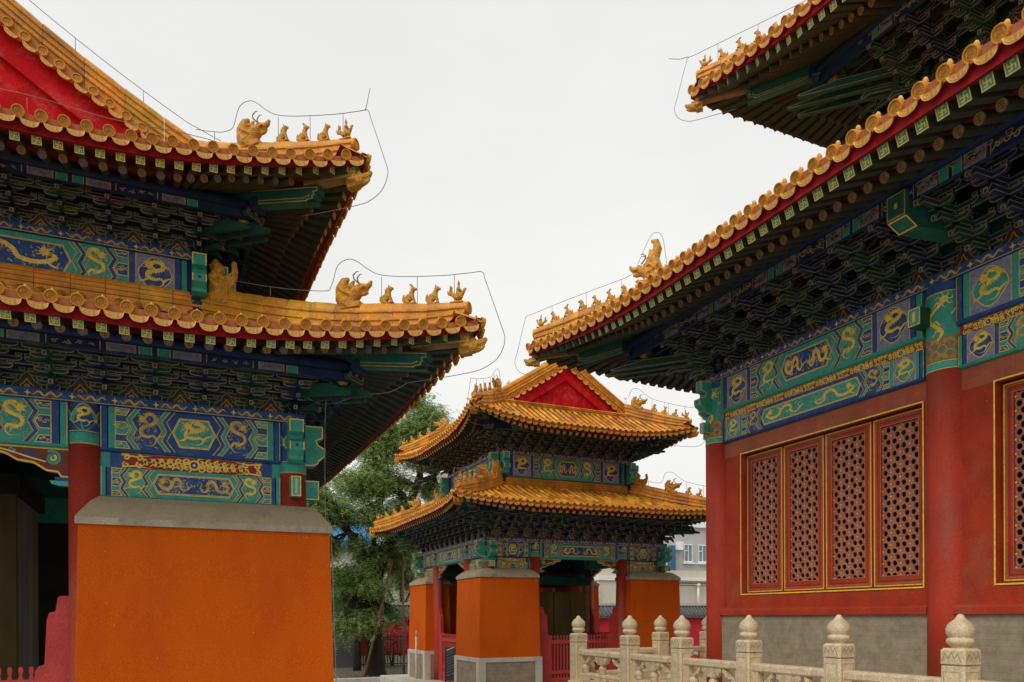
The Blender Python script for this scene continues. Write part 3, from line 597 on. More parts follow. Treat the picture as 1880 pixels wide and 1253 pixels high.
# ------------------------------------------------------------------ one eave with its roof, for a rectangle of columns
SD = [(1, 0), (0, 1), (-1, 0), (0, -1)]; OD = [(0, -1), (1, 0), (0, 1), (-1, 0)]
class Tier:
    def __init__(s, root, rect, **k):
        s.root = root; s.x0, s.x1, s.y0, s.y1 = rect
        s.__dict__.update(dict(o=1.4, c=.17, l=.25, RR=2.6, ze=2.45, dz=.10, a=.33, b=.03, sp=.18, tr=.052, rs=.168, fs=.078, rd=.08, zf=-.035, zr=.02, ri=.46, fi=.13, sl=.38, rin=.9, gable=None, ph=.085, s0=.25, top=None, ew=.009, p1=.55))
        s.__dict__.update(k)
        s.half = min(s.x1-s.x0, s.y1-s.y0)/2
        s.or_ = [(s.x0, s.y0), (s.x1, s.y0), (s.x1, s.y1), (s.x0, s.y1)]
    def L(s, k): return (s.x1-s.x0) if k % 2 == 0 else (s.y1-s.y0)
    def W(s, k, a, p, z):        # world point (root-relative, root stands on the ground plane)
        o = s.or_[k]; return Vector((o[0]+SD[k][0]*a+OD[k][0]*p-s.root.location.x, o[1]+SD[k][1]*a+OD[k][1]*p-s.root.location.y, z+EYE-s.root.location.z))
    def WW(s, k, a, p, z): return s.W(k, a, p, z)+s.root.location
    def lift(s, k, a):
        d = min(a, s.L(k)-a)+s.o+s.c; t = max(0, 1-max(d, 0)/s.RR); return s.l*t**1.9, s.c*t**2
    def rz(s, k, a, p):          # roof surface height
        x = s.o-p; lf, _ = s.lift(k, a); g = max(0, min(1.15, (p+s.rin)/(s.o+s.rin)))
        return s.ze+s.dz+s.a*x+s.b*x*x*(1 if x > 0 else 0)+lf*g**1.3
    def pin(s, k, a):
        L = s.L(k)
        if s.gable is None: lim = -(s.half if s.top else s.rin); return max(lim, -a, a-L)
        if k % 2 == 0: return max(-s.gable, -a, a-L)
        return -s.half if s.gable <= a <= L-s.gable else max(-a, a-L)
    def rows(s, k):
        L = s.L(k); tot = L+2*(s.o+s.c)-2*(s.tr*1.3); n = max(2, round(tot/s.sp)); st = tot/n
        return [-(s.o+s.c)+s.tr*1.3+i*st for i in range(n+1)]
    def slope(s, k, mat='glaze', seg=.28):
        b = B(); R_ = s.rows(k)
        cols = [(-(s.o+s.c), 0.0)]
        for i in range(len(R_)-1):
            for j in range(4): u = j/4; cols.append((R_[i]+(R_[i+1]-R_[i])*u, -s.tr*1.1*math.sin(math.pi*u)))
        cols += [(R_[-1], 0), (s.L(k)+s.o+s.c, 0.0)]; NT = 9; rows = []
        if s.gable is not None and k % 2:      # split the gable side in three so that the edges stay square
            parts = [[q for q in cols if q[0] < s.gable-1e-6]+[(s.gable-1e-5, 0)], [(s.gable, 0)]+[q for q in cols if s.gable < q[0] < s.L(k)-s.gable]+[(s.L(k)-s.gable, 0)], [(s.L(k)-s.gable+1e-5, 0)]+[q for q in cols if q[0] > s.L(k)-s.gable+1e-6]]
        else: parts = [cols]
        for pc in parts:
            rows = []
            for t in range(NT+1):
                r = []
                for a, dzz in pc:
                    e = s.lift(k, a)[1]; p0 = s.o+e-.005; p1 = min(p0, s.pin(k, a)); p = p0+(p1-p0)*t/NT
                    r.append(s.W(k, a, p, s.rz(k, a, p)+dzz))
                rows.append(r)
            b.grid(rows, 'glaze_trough')
        for a in R_:
            e = s.lift(k, a)[1]; p = s.o+e+.0; pi = s.pin(k, a)
            while p > pi+.03:
                q = max(pi, p-seg); A = []
                for pp, f in ((p, 1.0), (p-.02, 1.06), ((p+q)/2, 1.0), (q-.012, .90)):
                    z = s.rz(k, a, pp); A.append([s.W(k, a+s.tr*f*math.cos(math.pi*j/6), pp, z+s.tr*.15+s.tr*f*1.02*math.sin(math.pi*j/6)) for j in range(7)])
                b.grid(A, mat); p = q
        put(b, 'roof_slope', s.root)
    def tile_mats(s, k):
        out = []
        R_ = s.rows(k)
        for a in R_[:-1]:
            lf, e = s.lift(k, a); p = s.o+e; z = s.rz(k, a, p); z2 = s.rz(k, a, p-.3); z3 = s.rz(k, a+s.sp, s.o+s.lift(k, a+s.sp)[1])
            P = s.WW(k, a, p, z); Y = (s.WW(k, a, p-.3, z2)-P).normalized()
            X = (s.WW(k, a+s.sp, s.o+s.lift(k, a+s.sp)[1], z3)-P); X = (X-Y*X.dot(Y)).normalized(); Z = X.cross(Y).normalized()
            M = Matrix((X, Y, Z)).transposed().to_4x4(); M.translation = P+Vector((rnd.uniform(-.003, .003), rnd.uniform(-.003, .003), rnd.uniform(-.004, .004))); M = M @ Matrix.Rotation(rnd.uniform(-.05, .05), 4, 'Y') @ Matrix.Rotation(rnd.uniform(-.05, .05), 4, 'Z') @ Matrix.Rotation(rnd.uniform(-.04, .04), 4, 'X'); out.append(M)
        return out
    # rafters ------------------------------------------------------
    def ray(s, k, a):            # root and tip in plan of the rafter that reaches the eave at a
        L = s.L(k); e = s.lift(k, a)[1]; f = .10
        if a < s.s0: r = s.s0+(a-s.s0)*f
        elif a > L-s.s0: r = L-s.s0+(a-L+s.s0)*f
        else: r = a
        return Vector((r, 0)), Vector((a, s.o+e))
    def rpt(s, k, a, d, what):   # point at distance d from the tip; what: 'r' round axis, 'f' flying axis
        r, t = s.ray(k, a); Ln = (r-t).length; u = (r-t)/Ln; q = t+u*d; lf = s.lift(k, a)[0]
        zt = s.ze+s.zr+lf*.92; zroot = s.ze+s.zr+(s.o-s.ri)*s.sl
        zr_ = zt+(zroot-zt)*(d-s.ri)/(Ln-s.ri)
        cap = s.rz(k, q.x, q.y)-s.tr*1.1
        if what == 'r': return q, min(zr_, cap-s.fs-s.rd*.55)
        zf0 = s.ze+s.zf+lf; zf1 = zt+s.rd/2+s.fs/2+.004; zf = zf0+(zf1-zf0)*(d-s.fi)/(s.ri-s.fi)
        return q, min(zf, cap-s.fs*.55)
    def rafter_mats(s, k, what):
        n = max(2, round((s.L(k)+2*(s.o+s.c)-.2)/s.rs)); out = []
        for i in range(n+1):
            a = -(s.o+s.c)+.10+(s.L(k)+2*(s.o+s.c)-.2)*i/n
            if what == 'r' and (a < -(s.o+s.c)+.28 or a > s.L(k)+s.o+s.c-.28): continue
            d0, d1 = (s.fi, s.ri+.22) if what == 'f' else (s.ri, (s.ray(k, a)[0]-s.ray(k, a)[1]).length)
            q0, z0 = s.rpt(k, a, d0, what); q1, z1 = s.rpt(k, a, d1, what)
            P = s.WW(k, q0.x, q0.y, z0); Q = s.WW(k, q1.x, q1.y, z1); Y = (Q-P); ln = Y.length; Y.normalize()
            X = Vector((SD[k][0], SD[k][1], 0)); X = (X-Y*X.dot(Y)).normalized(); Z = X.cross(Y)
            M = Matrix((X, Y*ln, Z)).transposed().to_4x4(); M.translation = P
            out.append((M, i % 2) if what == 'r' else M)
        return out
    def soffit(s, k):
        b = B(); L = s.L(k); m = int((L+2*(s.o+s.c))/.15); AA = [-(s.o+s.c)+(L+2*(s.o+s.c))*i/m for i in range(m+1)]; r1 = []; r2 = []; r3 = []; r4 = []; r5 = []; r6 = []
        for a in AA:
            Ln = (s.ray(k, a)[0]-s.ray(k, a)[1]).length
            q, z = s.rpt(k, a, Ln+.05, 'r'); r1.append(s.W(k, q.x, q.y, z+s.rd*.42))
            q, z = s.rpt(k, a, s.ri+.03, 'r'); r2.append(s.W(k, q.x, q.y, z+s.rd*.42))
            q, z = s.rpt(k, a, s.ri+.03, 'f'); r3.append(s.W(k, q.x, q.y, z+s.fs*.42))
            q, z = s.rpt(k, a, .075, 'f'); r4.append(s.W(k, q.x, q.y, z+s.fs*.42))
            zt = s.rz(k, a, s.o+s.lift(k, a)[1])-.012
            q, _ = s.rpt(k, a, .055, 'f'); r5.append(s.W(k, q.x, q.y, z+s.fs*.40)); r6.append(s.W(k, q.x, q.y, zt-.01))
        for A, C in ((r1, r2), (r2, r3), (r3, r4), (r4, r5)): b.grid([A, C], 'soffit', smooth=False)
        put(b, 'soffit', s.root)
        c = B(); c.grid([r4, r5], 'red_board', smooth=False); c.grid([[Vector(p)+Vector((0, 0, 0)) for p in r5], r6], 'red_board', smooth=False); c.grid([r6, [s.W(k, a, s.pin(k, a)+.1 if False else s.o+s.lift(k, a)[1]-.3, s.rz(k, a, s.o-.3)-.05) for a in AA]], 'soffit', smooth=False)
        put(c, 'eave_board', s.root)
    # hips ---------------------------------------------------------
    def hip(s, k, q):            # corner k at the start of side k; q = how far in from the tip (plan, each axis)
        p = s.o+s.c-q; return s.W(k, -p, p, s.rz(k, -p, p))
    def hip_dir(s, k): return Vector((OD[k][0]-SD[k][0], OD[k][1]-SD[k][1], 0)).normalized()
    def hipridge(s, k, q1, w=.075, h=.15, figs=3, fsp=.26, big=True, scale=1.0, mat='glaze', q0=.13, F=None):
        n = max(6, int((q1-q0)/.07)); path = [s.hip(k, q0+(q1-q0)*i/n) for i in range(n+1)]
        b = sweep_ridge(path, w, h, mat, s.hip_dir(k), taper=.38/n if False else .03); put(b, 'hip_ridge', s.root)
        D = s.hip_dir(k); rot = math.atan2(D.y, D.x)+math.pi/2
        def at(q, up=0): return s.hip(k, q)+Vector((0, 0, h*1.13*rtaper(q, q0, q1)+up))
        st = fsp/math.sqrt(2)
        slope = lambda q: math.atan2((s.hip(k, q-.05)-s.hip(k, q+.05)).z, .1*math.sqrt(2))
        def place(m, q, sc, nm, dz=0):
            M = Matrix.Translation(at(q, dz)) @ Matrix.Rotation(rot, 4, 'Z') @ Matrix.Rotation(slope(q)*(0 if nm == 'ridge_beast' else 1), 4, 'X') @ Matrix.Scale(sc, 4); put(m, nm, s.root, matrix=M)
        place(FIG['rider'], q0+.07*scale, scale*.92, 'ridge_figure')
        for i in range(figs): place(FIG['beast%d' % (i % 3)], q0+.07*scale+st*(i+1), scale*.84, 'ridge_figure')
        if big: place(FIG['head' if scale < 1.05 else 'head_tall'], q0+.07*scale+st*(figs+1)+(.10 if scale < 1.05 else -.06)*scale, scale*(.92 if scale < 1.05 else 1.3), 'ridge_beast', -.03 if scale < 1.05 else .04)
        # corner beam and its glazed head
        cb = B(); Z = lambda q: s.hip(k, q)
        dz0 = s.dz-s.zf
        def cbeam(qa, qb, za, zb, ww, hh, m, endround):
            A = Z(qa); A.z += za; C = Z(qb); C.z = A.z+zb; Dn = (C-A).normalized(); sd_ = Vector((-Dn.y, Dn.x, 0)).normalized()*ww/2; up = Vector((0, 0, hh))
            if endround:
                prof = [(0, hh), (0, hh*.62), (.045, hh*.58), (.03, hh*.42), (.06, hh*.34), (.05, hh*.18), (.13, hh*.10), (.15, 0), ((C-A).length, 0), ((C-A).length, hh)]
            else: prof = [(0, hh), (0, 0), ((C-A).length, 0), ((C-A).length, hh)]
            fr = lambda u, t, dd: A+Dn*u+Vector((0, 0, t))+sd_.normalized()*dd
            cb.prism([(u, t) for u, t in prof], fr, -ww/2, ww/2, m)
            for sg in (-1, 1):
                e = ww/2+.002; dd = Deco(cb, lambda u, t, hx, sg=sg: fr(u, t, sg*(e+hx)), .010*scale)
                pr = inset(prof, .014*scale); dd.line(pr, 'gold_dim', .0, .010*scale, closed=True)
                if endround: dd.line(inset(prof, .045*scale)[4:9], 'gold_dim', .001, .009*scale)
            for t in (-.003,):
                dd = Deco(cb, lambda u, v, hx: fr(u, t-hx, v), .01)
                dd.rect(.02, -ww/2+.01, (C-A).length, ww/2-.01, 'timber' if not endround else m, 0)
        Lq = s.o+s.c
        cs = s.o/1.4; dd0 = s.dz-.10
        cbeam(.42*cs, Lq*1.02, -.40*min(cs, 1.3)-dd0, .25*cs, .12*scale, .165*cs, 'green_mid', True)
        cbeam(.10, .55*cs, -.20*min(cs, 1.1)-dd0, .02*scale, .115*scale, .095*scale, 'timber', False)
        cbeam(.10, .62*cs, -.105*min(cs, 1.1)-dd0, .05*scale, .10*scale, .06*scale, 'teal', False)
        put(cb, 'corner_beam', s.root)
        A = Z(.12); A.z += -.215*min(cs, 1.15)-dd0; M = Matrix.Translation(A) @ Matrix.Rotation(rot, 4, 'Z') @ Matrix.Scale(scale*.84, 4); put(FIG['cornerhead'], 'corner_dragon_head', s.root, matrix=M)
def rtaper(q, q0, q1):
    return min(1, .74+.03*(q-q0)/.07)
def sweep_ridge(path, w, h, mat, hd=None, joint=.30, cap=True, taper=0):
    b = B(); P = [Vector(p) for p in path]
    prof = [(-w, -.42*h), (-w, .10*h), (-w*1.28, .13*h), (-w*1.32, .20*h), (-w*1.24, .27*h), (-w*.92, .30*h), (-w*.90, .42*h), (-w*1.10, .45*h), (-w*1.10, .51*h), (-w*.84, .55*h), (-w*.82, .71*h), (-w*1.02, .75*h), (-w*1.02, .82*h), (-w*.74, .86*h), (-w*.62, 1.0*h), (-w*.3, 1.12*h), (0, 1.16*h)]
    prof = prof+[(-x, z) for x, z in prof[-2::-1]]
    seg = []; acc = 0; cur = [0]
    for i in range(1, len(P)):
        acc += (P[i]-P[i-1]).length; cur.append(i)
        if acc >= joint or i == len(P)-1: seg.append(cur); cur = [i]; acc = 0
    for c in seg:
        rows = []
        for n_, i in enumerate(c):
            d = P[min(i+1, len(P)-1)]-P[max(i-1, 0)]; d = Vector((d.x, d.y, 0)).normalized(); sd_ = Vector((-d.y, d.x, 0)); f = .975 if n_ == 0 else 1
            p = P[i]
            if n_ == 0: p = P[i]+(P[i+1]-P[i]).normalized()*.005
            tp = 1 if not taper else min(1, .74+i*taper); rows.append([p+sd_*x*f+Vector((0, 0, z*f*tp)) for x, z in prof])
        b.grid(rows, mat, cap0=True, cap1=True, smooth=False)
    if cap:
        d = (P[0]-P[1]); d = Vector((d.x, d.y, 0)).normalized(); c = P[0]+Vector((0, 0, h*.78*(.78 if taper else 1))); sdv = Vector((-d.y, d.x, 0)); r = w*.8
        b.grid([[c+d*y+sdv*r*f*math.cos(j*math.pi/7)+Vector((0, 0, r*f*math.sin(j*math.pi/7))) for j in range(14)] for y, f in ((-.02, 1), (.025, 1), (.03, .82), (.022, .78))], 'glaze_end', closed=True, smooth=False, cap1=True)
    return b
FIG = dict(rider=rider().mesh('ridge_figure'), beast0=small_beast(0).mesh('ridge_figure'), beast1=small_beast(1).mesh('ridge_figure'), beast2=small_beast(2).mesh('ridge_figure'),
           head=horned_head().mesh('ridge_beast'), head_tall=horned_head(tall=True).mesh('ridge_beast'), cornerhead=corner_head().mesh('corner_dragon_head'), curl=curl_beast().mesh('ridge_beast'))
def chiwen():
    b = B(); g = 'glaze_end'
    b.tube([(0, .16, -.05), (0, .10, .10), (0, .0, .26), (0, -.02, .42), (0, .06, .54), (0, .15, .56), (0, .17, .50)], [.15, .14, .12, .10, .075, .045, .02], g, 10)
    b.tube([(0, .12, .05), (0, .28, .05), (0, .34, .10)], [.12, .08, .03], g, 10); b.tube([(0, -.06, .3), (0, -.15, .42), (0, -.12, .5)], [.05, .03, .012], g, 8); b.tube([(0, .0, .5), (0, -.01, .66)], [.03, .018], g, 6)
    return remesh(b, 'chiwen', .02, 1)
FIG['owl'] = chiwen().mesh('ridge_finial')

def wall_bracket_zone(T, z0, z1, sides, spc, steps, reach, corner=True, ew=.009, endface=True):
    """bracket sets, the boards between them, and the painted purlin they carry"""
    hgt = z1-z0; A = []; n_all = []
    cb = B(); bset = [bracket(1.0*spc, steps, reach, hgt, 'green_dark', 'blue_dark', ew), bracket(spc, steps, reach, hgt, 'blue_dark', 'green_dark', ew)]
    fl = flame_board(spc, hgt*.5, ew); FM = []
    for k in sides:
        L = T.L(k); n = max(1, round(L/spc)); bk = B()
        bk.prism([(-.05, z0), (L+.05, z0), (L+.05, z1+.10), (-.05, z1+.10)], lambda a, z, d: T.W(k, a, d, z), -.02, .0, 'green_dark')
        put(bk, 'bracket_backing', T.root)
        lev = hgt/(steps+1.9)
        for j in range(1, steps+1):       # tie boards that run through every row of brackets
            tb = B(); pj = reach*j/steps; zt = min(z0+lev*(1.35+j+(.55 if j < steps else 0)), z1+.03); zb_ = zt-lev*.42
            tb.prism([(-pj*.8, zb_), (L+pj*.8, zb_), (L+pj*.8, zt), (-pj*.8, zt)], lambda a, z, d: T.W(k, a, d, z), pj-.012-.0007*k, pj+.010+.0007*k, 'blue_dark' if j % 2 else 'green_dark')
            dj = Deco(tb, lambda a, t, h: T.W(k, a, pj+.0107+.0007*k+h, t), ew); dj.rect(-pj*.8, zb_, L+pj*.8, zb_+ew*.8, 'outline', .001)
            put(tb, 'tie_board', T.root)
        rot = Matrix.Rotation(math.pi/2*k, 4, 'Z')
        for i in range(n+1):
            M = Matrix.Translation(T.WW(k, L*i/n, 0, z0)) @ rot; A.append((M, i % 2))
            if i < n: FM.append(Matrix.Translation(T.WW(k, L*(i+.5)/n, .012, z0+.005)) @ rot)
        # purlin with its painted board, run past the corners to meet the corner beams
        pb = B(); e = T.p1; pz = z1
        fn = lambda a, t, h: T.W(k, a, e+.03+h, t)
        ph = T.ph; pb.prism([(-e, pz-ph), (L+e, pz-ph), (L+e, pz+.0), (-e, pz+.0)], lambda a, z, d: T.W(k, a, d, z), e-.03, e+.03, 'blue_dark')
        pr = T.rd*.75
        pb.grid([[T.W(k, a, e+pr*math.cos(2*math.pi*j/10), pz+pr+pr*math.sin(2*math.pi*j/10)) for j in range(10)] for a in (-e-.12, L+e+.12)], 'blue_dark', closed=True, cap0=True, cap1=True)
        d = Deco(pb, fn, T.ew*.8); mseg = max(1, round(L/1.3))
        for q in range(mseg):
            a0 = L*q/mseg; a1 = L*(q+1)/mseg; c = (a0+a1)/2; hh = ph
            for (u0, u1, m) in ((.02, .10, 'green'), (.12, .30, 'mauve'), (.34, .66, 'blue_dark'), (.70, .88, 'mauve'), (.90, .98, 'green')):
                s_, e_ = a0+(a1-a0)*u0, a0+(a1-a0)*u1; d.rect(s_, pz-hh+.006, e_, pz-.004, m, .0015)
                for x in (s_, e_): d.rect(x-.004, pz-hh+.006, x+.004, pz-.004, 'gold_dim', .003)
                if m != 'green': d.flat_cloud(s_+.02, e_-.02, pz-hh+.010, pz-.008, 'gold_dim' if m == 'blue_dark' else 'brown_gold', .003, sd=q, n=4)
        put(pb, 'eave_purlin', T.root)
    if corner:
        cs = set(sides) | set((k+1) % 4 for k in sides)
        for k in cs:
            D = T.hip_dir(k); rr = math.atan2(D.y, D.x)+math.pi/2
            for q in (0,): A.append((Matrix.Translation(T.WW(k, 0, 0, z0)) @ Matrix.Rotation(rr, 4, 'Z') @ Matrix.Diagonal((.8, 1.4, 1.0, 1)), 0))
            bb = B()            # long slanting arms under the corner
            for off in (-.13, 0, .13):
                sdv = Vector((-D.y, D.x, 0)); base = T.W(k, 0, 0, z0+hgt*.45)+sdv*off*T.o/1.2; A0 = base; A1 = base+D*(T.p1*1.75-abs(off)*1.2)+Vector((0, 0, -.02))
                fr = lambda u, t, dd: A0+(A1-A0)*u+Vector((0, 0, t))+sdv*dd; wv = .022*T.o/1.2
                slab(bb, [(0, .10), (0, 0), (1.0, -.035), (1.03, .0), (.7, .10)], fr, -wv, wv, 'green_dark', 'outline', .012)
            put(bb, 'corner_bracket', T.root)
            vb = B(); f_ = T.o/1.4; vc = T.W(k, -T.p1*.82, T.p1*.82, z1-.03)
            vb.lathe([(.02*f_, -.075*f_), (.045*f_, -.06*f_), (.062*f_, -.02*f_), (.060*f_, .02*f_), (.04*f_, .055*f_), (.03*f_, .075*f_)], 'gold_dim', 14); o_ = put(vb, 'corner_vase', T.root, loc=tuple(vc))
    many(T.root, 'bracket_set', bset, A, 90); many(T.root, 'flame_board', fl, FM, 90)

def wall_ridge(T, k, r, z0, z1, mat='glaze', w=.06):
    """glazed ridge that runs round the foot of the upper wall"""
    L = T.L(k); n = max(2, int((L-2*r)/.32)); b = B()
    P = [T.W(k, r-.06+(L-2*r+.12)*i/n, -r+.06, z0) for i in range(n+1)]
    put(sweep_ridge(P, w, (z1-z0)/1.16, mat, cap=False, joint=.30), 'wall_ridge', T.root)

# ------------------------------------------------------------------ lightning wire along a ridge
def wire(root, pts, r=.0042, drops=()):
    r = r*.85
    b = B(); b.tube(pts, r, 'wire', 5)
    for p, q in drops: b.tube([p, q], r*.9, 'wire', 5)
    put(b, 'lightning_wire', root)
def smooth(pts, n=6):
    P = [Vector(p) for p in pts]; out = []
    for i in range(len(P)-1):
        p0, p1, p2, p3 = P[max(i-1, 0)], P[i], P[i+1], P[min(i+2, len(P)-1)]
        for j in range(n):
            t = j/n; out.append(.5*((2*p1)+(p2-p0)*t+(2*p0-5*p1+4*p2-p3)*t*t+(3*p1-p0-3*p2+p3)*t**3))
    return out+[P[-1]]
def ridge_wire(T, k, q1, h, figs, fsp, scale=1.0, r=.0042, rod=False, down=True):
    st = fsp/math.sqrt(2); U = Vector((0, 0, 1)); D = T.hip_dir(k)
    at = lambda q, up: T.hip(k, q)+U*(h*1.16*rtaper(q, .13, q1)+up)
    qb = .18*scale+st*(figs+1)+(.12 if scale < 1.05 else -.02)*scale
    hb = 1 if scale < 1.05 else 1.75
    pts = [at(q1, .12), at((q1+qb)/2+.1, .11*scale), at(qb+.28*scale, .12*scale), at(qb+.20*scale, .18*scale), at(qb+.14*scale, .40*scale*hb), at(qb+.02*scale, .46*scale*hb), at(qb-.12*scale, .35*scale*(1+(hb-1)*.5)), at(qb-.22*scale, .29*scale)]
    pts += [at(q, .27*scale) for q in (qb*.6, qb*.3, .10)]
    tip = at(.06, .26*scale); pts += [tip+D*.06*scale, tip+D*.10*scale-U*.10]
    if down: pts += [T.hip(k, 0)+D*.16*scale-U*.02, T.hip(k, 0)+D*.21*scale-U*.2*scale, T.hip(k, 0)+D*.14*scale-U*.36*scale, T.hip(k, 0)-U*.44*scale, T.hip(k, .10)-U*.46*scale, T.hip(k, .35)-U*.47*scale, T.hip(k, .60)-U*.49*scale]
    dr = [(at(q, .265*scale), at(q, -.02)) for q in (qb*.78, qb*.5, qb*.22)]+[(at(q, .12*scale), at(q, -.02)) for q in ((q1+qb)/2+.1,)]
    wire(T.root, smooth(pts, 5), r, dr)
    if rod: wire(T.root, [tip+D*.03, tip+D*.05+U*.06, tip+D*.09+U*.22], r)

# ------------------------------------------------------------------ columns, beams, piers of the two pavilions
def column(root, x, y, z0, z1, d, band=None, bands=True, mat='column_red', sgn=(0, -1)):
    b = B(); r = d/2; n = 28; rx, ry = root.location.x, root.location.y
    prof = [(r*1.03, z0), (r, z0+.5), (r, z1)]
    rows = [[(x-rx+q*math.cos(2*math.pi*j/n), y-ry+q*math.sin(2*math.pi*j/n), z+EYE) for j in range(n)] for q, z in prof]
    b.grid(rows, mat, closed=True, cap0=True, cap1=True)
    if band:
        zb, zt = band
        a0 = math.atan2(sgn[1], sgn[0])
        fn = lambda s_, t, h: (x-rx+(r+h)*math.cos(a0+s_/r), y-ry+(r+h)*math.sin(a0+s_/r), t+EYE)
        d_ = Deco(b, fn, .008); W_ = math.pi*r*.98
        m = 24
        for (t0, t1, mt, hh) in ((zb, zb+.11, 'green', .002), (zb+.11, zt, 'blue', .0022), (zb+.118, zb+.126, 'gold_dim', .004), (zb+.004, zb+.012, 'gold_dim', .004)):
            for i in range(m): d_.rect(-W_+2*W_*i/m, t0, -W_+2*W_*(i+1)/m, t1, mt, hh)
        for c in (0, math.pi*r*.5*1.0, -math.pi*r*.5*1.0, math.pi*r*.98):
            rr = min(.11, (zt-zb-.11)*.42); cz = (zb+.11+zt)/2
            pts = [(c+rr*1.0*math.cos(q)*(1+.08*math.cos(4*q)), cz+rr*1.15*math.sin(q)*(1+.08*math.cos(4*q))) for q in [2*math.pi*i/20 for i in range(20)]]
            d_.framed(pts, 'green', 'gold', .004); d_.dragon(c, cz, rr*1.3, rr*1.8, 'gold', .007, vert=True, fill=False)
        b2 = B()
    return put(b, 'column', root)
def beam_piece(T, k, a0, a1, z0, z1, p0, p1, col, ch=.03):
    b = B(); prof = [(p0, z0), (p1-ch, z0), (p1-ch*.3, z0+ch*.3), (p1, z0+ch), (p1, z1), (p0, z1)]
    b.prism(prof, lambda p, z, a: T.W(k, a, p, z), a0, a1, col)
    return b
def cross_ends(T, k, z0, z1, z2, z3, r, col='green', ln=.30):
    """the notched beam ends that cross at a corner column (corner k) and the smaller one beneath"""
    for side, sg in ((k, -1), ((k+3) % 4, 1)):
        L = T.L(side); b = B(); H = z1-z0; th = .075; end = ln
        base = 0 if sg == -1 else L
        prof = [(r*.6, z1), (end*.92, z1), (end*.92, z1-.30*H), (end*.72, z1-.36*H), (end*.78, z1-.46*H), (end*1.0, z1-.55*H), (end*.98, z1-.74*H), (end*.80, z1-.86*H), (end*.76, z0+.06*H), (end*.6, z0), (r*.6, z0)]
        fr = lambda u, z, d: T.W(side, base+sg*(u), d-.0, z)
        b.prism(prof, fr, -th, th, col)
        for s2 in (-1, 1):
            dd = Deco(b, lambda u, z, h, s2=s2: fr(u, z, s2*(th+.002+h)), .010); dd.line(inset(prof, .008), 'gold', 0, .012, closed=True)
        for u, zz in ((end*.92, (z1-.30*H, z1)),):
            dd = Deco(b, lambda a, t, h: fr(u+.002+h, t, a), .01); dd.line([(-th+.008, zz[0]), (-th+.008, zz[1]-.006), (th-.008, zz[1]-.006), (th-.008, zz[0])], 'gold', 0, .012)
        dd = Deco(b, lambda a, t, h: fr(end+.004+h, t, a), .01); dd.line([(-th+.006, z1-.55*H), (-th+.006, z1-.74*H)], 'gold', 0, .012); dd.line([(th-.006, z1-.55*H), (th-.006, z1-.74*H)], 'gold', 0, .012)
        dd.rect(-.012, z1-.66*H, .012, z1-.60*H, 'blue_dark', .0)
        put(b, 'beam_end', T.root)
        if z3 > z2:
            c = B(); c.prism([(r*.6, z2), (end*.80, z2), (end*.80, z3), (r*.6, z3)], fr, -.05, .05, 'green')
            for s2 in (-1, 1):
                dd = Deco(c, lambda u, z, h, s2=s2: fr(u, z, s2*(.052+h)), .010); dd.line(inset([(r*.6, z2), (end*.80, z2), (end*.80, z3), (r*.6, z3)], .008), 'gold', 0, .011, closed=True)
            dd = Deco(c, lambda a, t, h: fr(end*.80+.002+h, t, a), .01); dd.rect(-.05, z2, .05, z3, 'gold', 0); dd.rect(-.038, z2+.012, .038, z3-.012, 'teal', .0015); dd.rect(-.010, z2+.03, .010, z3-.03, 'white_line', .003)
            put(c, 'beam_end', T.root)
def queti(T, k, a, sg, z, ln, h):
    """carved bracket under the lintel; a the column side, sg the direction it grows"""
    b = B(); prof = [(0, 0), (ln, 0), (ln*.97, -h*.22), (ln*.80, -h*.30), (ln*.66, -h*.50), (ln*.46, -h*.56), (ln*.30, -h*.80), (ln*.16, -h*.84), (ln*.12, -h), (0, -h)]
    fr = lambda u, t, d: T.W(k, a+sg*u, d, z+t)
    b.prism(prof, fr, -.03, .03, 'gold')
    for s2 in (1, -1):
        d = Deco(b, lambda u, t, hh: fr(u, t, s2*(.031+hh)), .010); q = inset(prof, .016); d.poly(q, 'rust_red', .0015)
        d.spiral((ln*.22, -h*.36), h*.26, 1, 1.8, 'green', .003, h*.09); d.spiral((ln*.22, -h*.36), h*.13, 2, 1.0, 'gold', .0045, h*.06)
        d.spiral((ln*.50, -h*.24), h*.17, 3, 1.5, 'blue', .003, h*.08); d.spiral((ln*.72, -h*.15), h*.10, 3, 1.3, 'mauve', .003, h*.07); d.line([(ln*.3, -h*.5), (ln*.5, -h*.38), (ln*.75, -h*.2), (ln*.93, -h*.1)], 'gold', .004, h*.05)
    c = B(); c.prism([(0, -h), (ln*.20, -h), (ln*.18, -h*1.12), (0, -h*1.12)], fr, -.035, .035, 'blue'); c.prism([(0, -h*1.12), (ln*.26, -h*1.12), (ln*.24, -h*1.22), (ln*.15, -h*1.28), (0, -h*1.3)], fr, -.03, .03, 'teal')
    b.add(c); put(b, 'lintel_bracket', T.root)
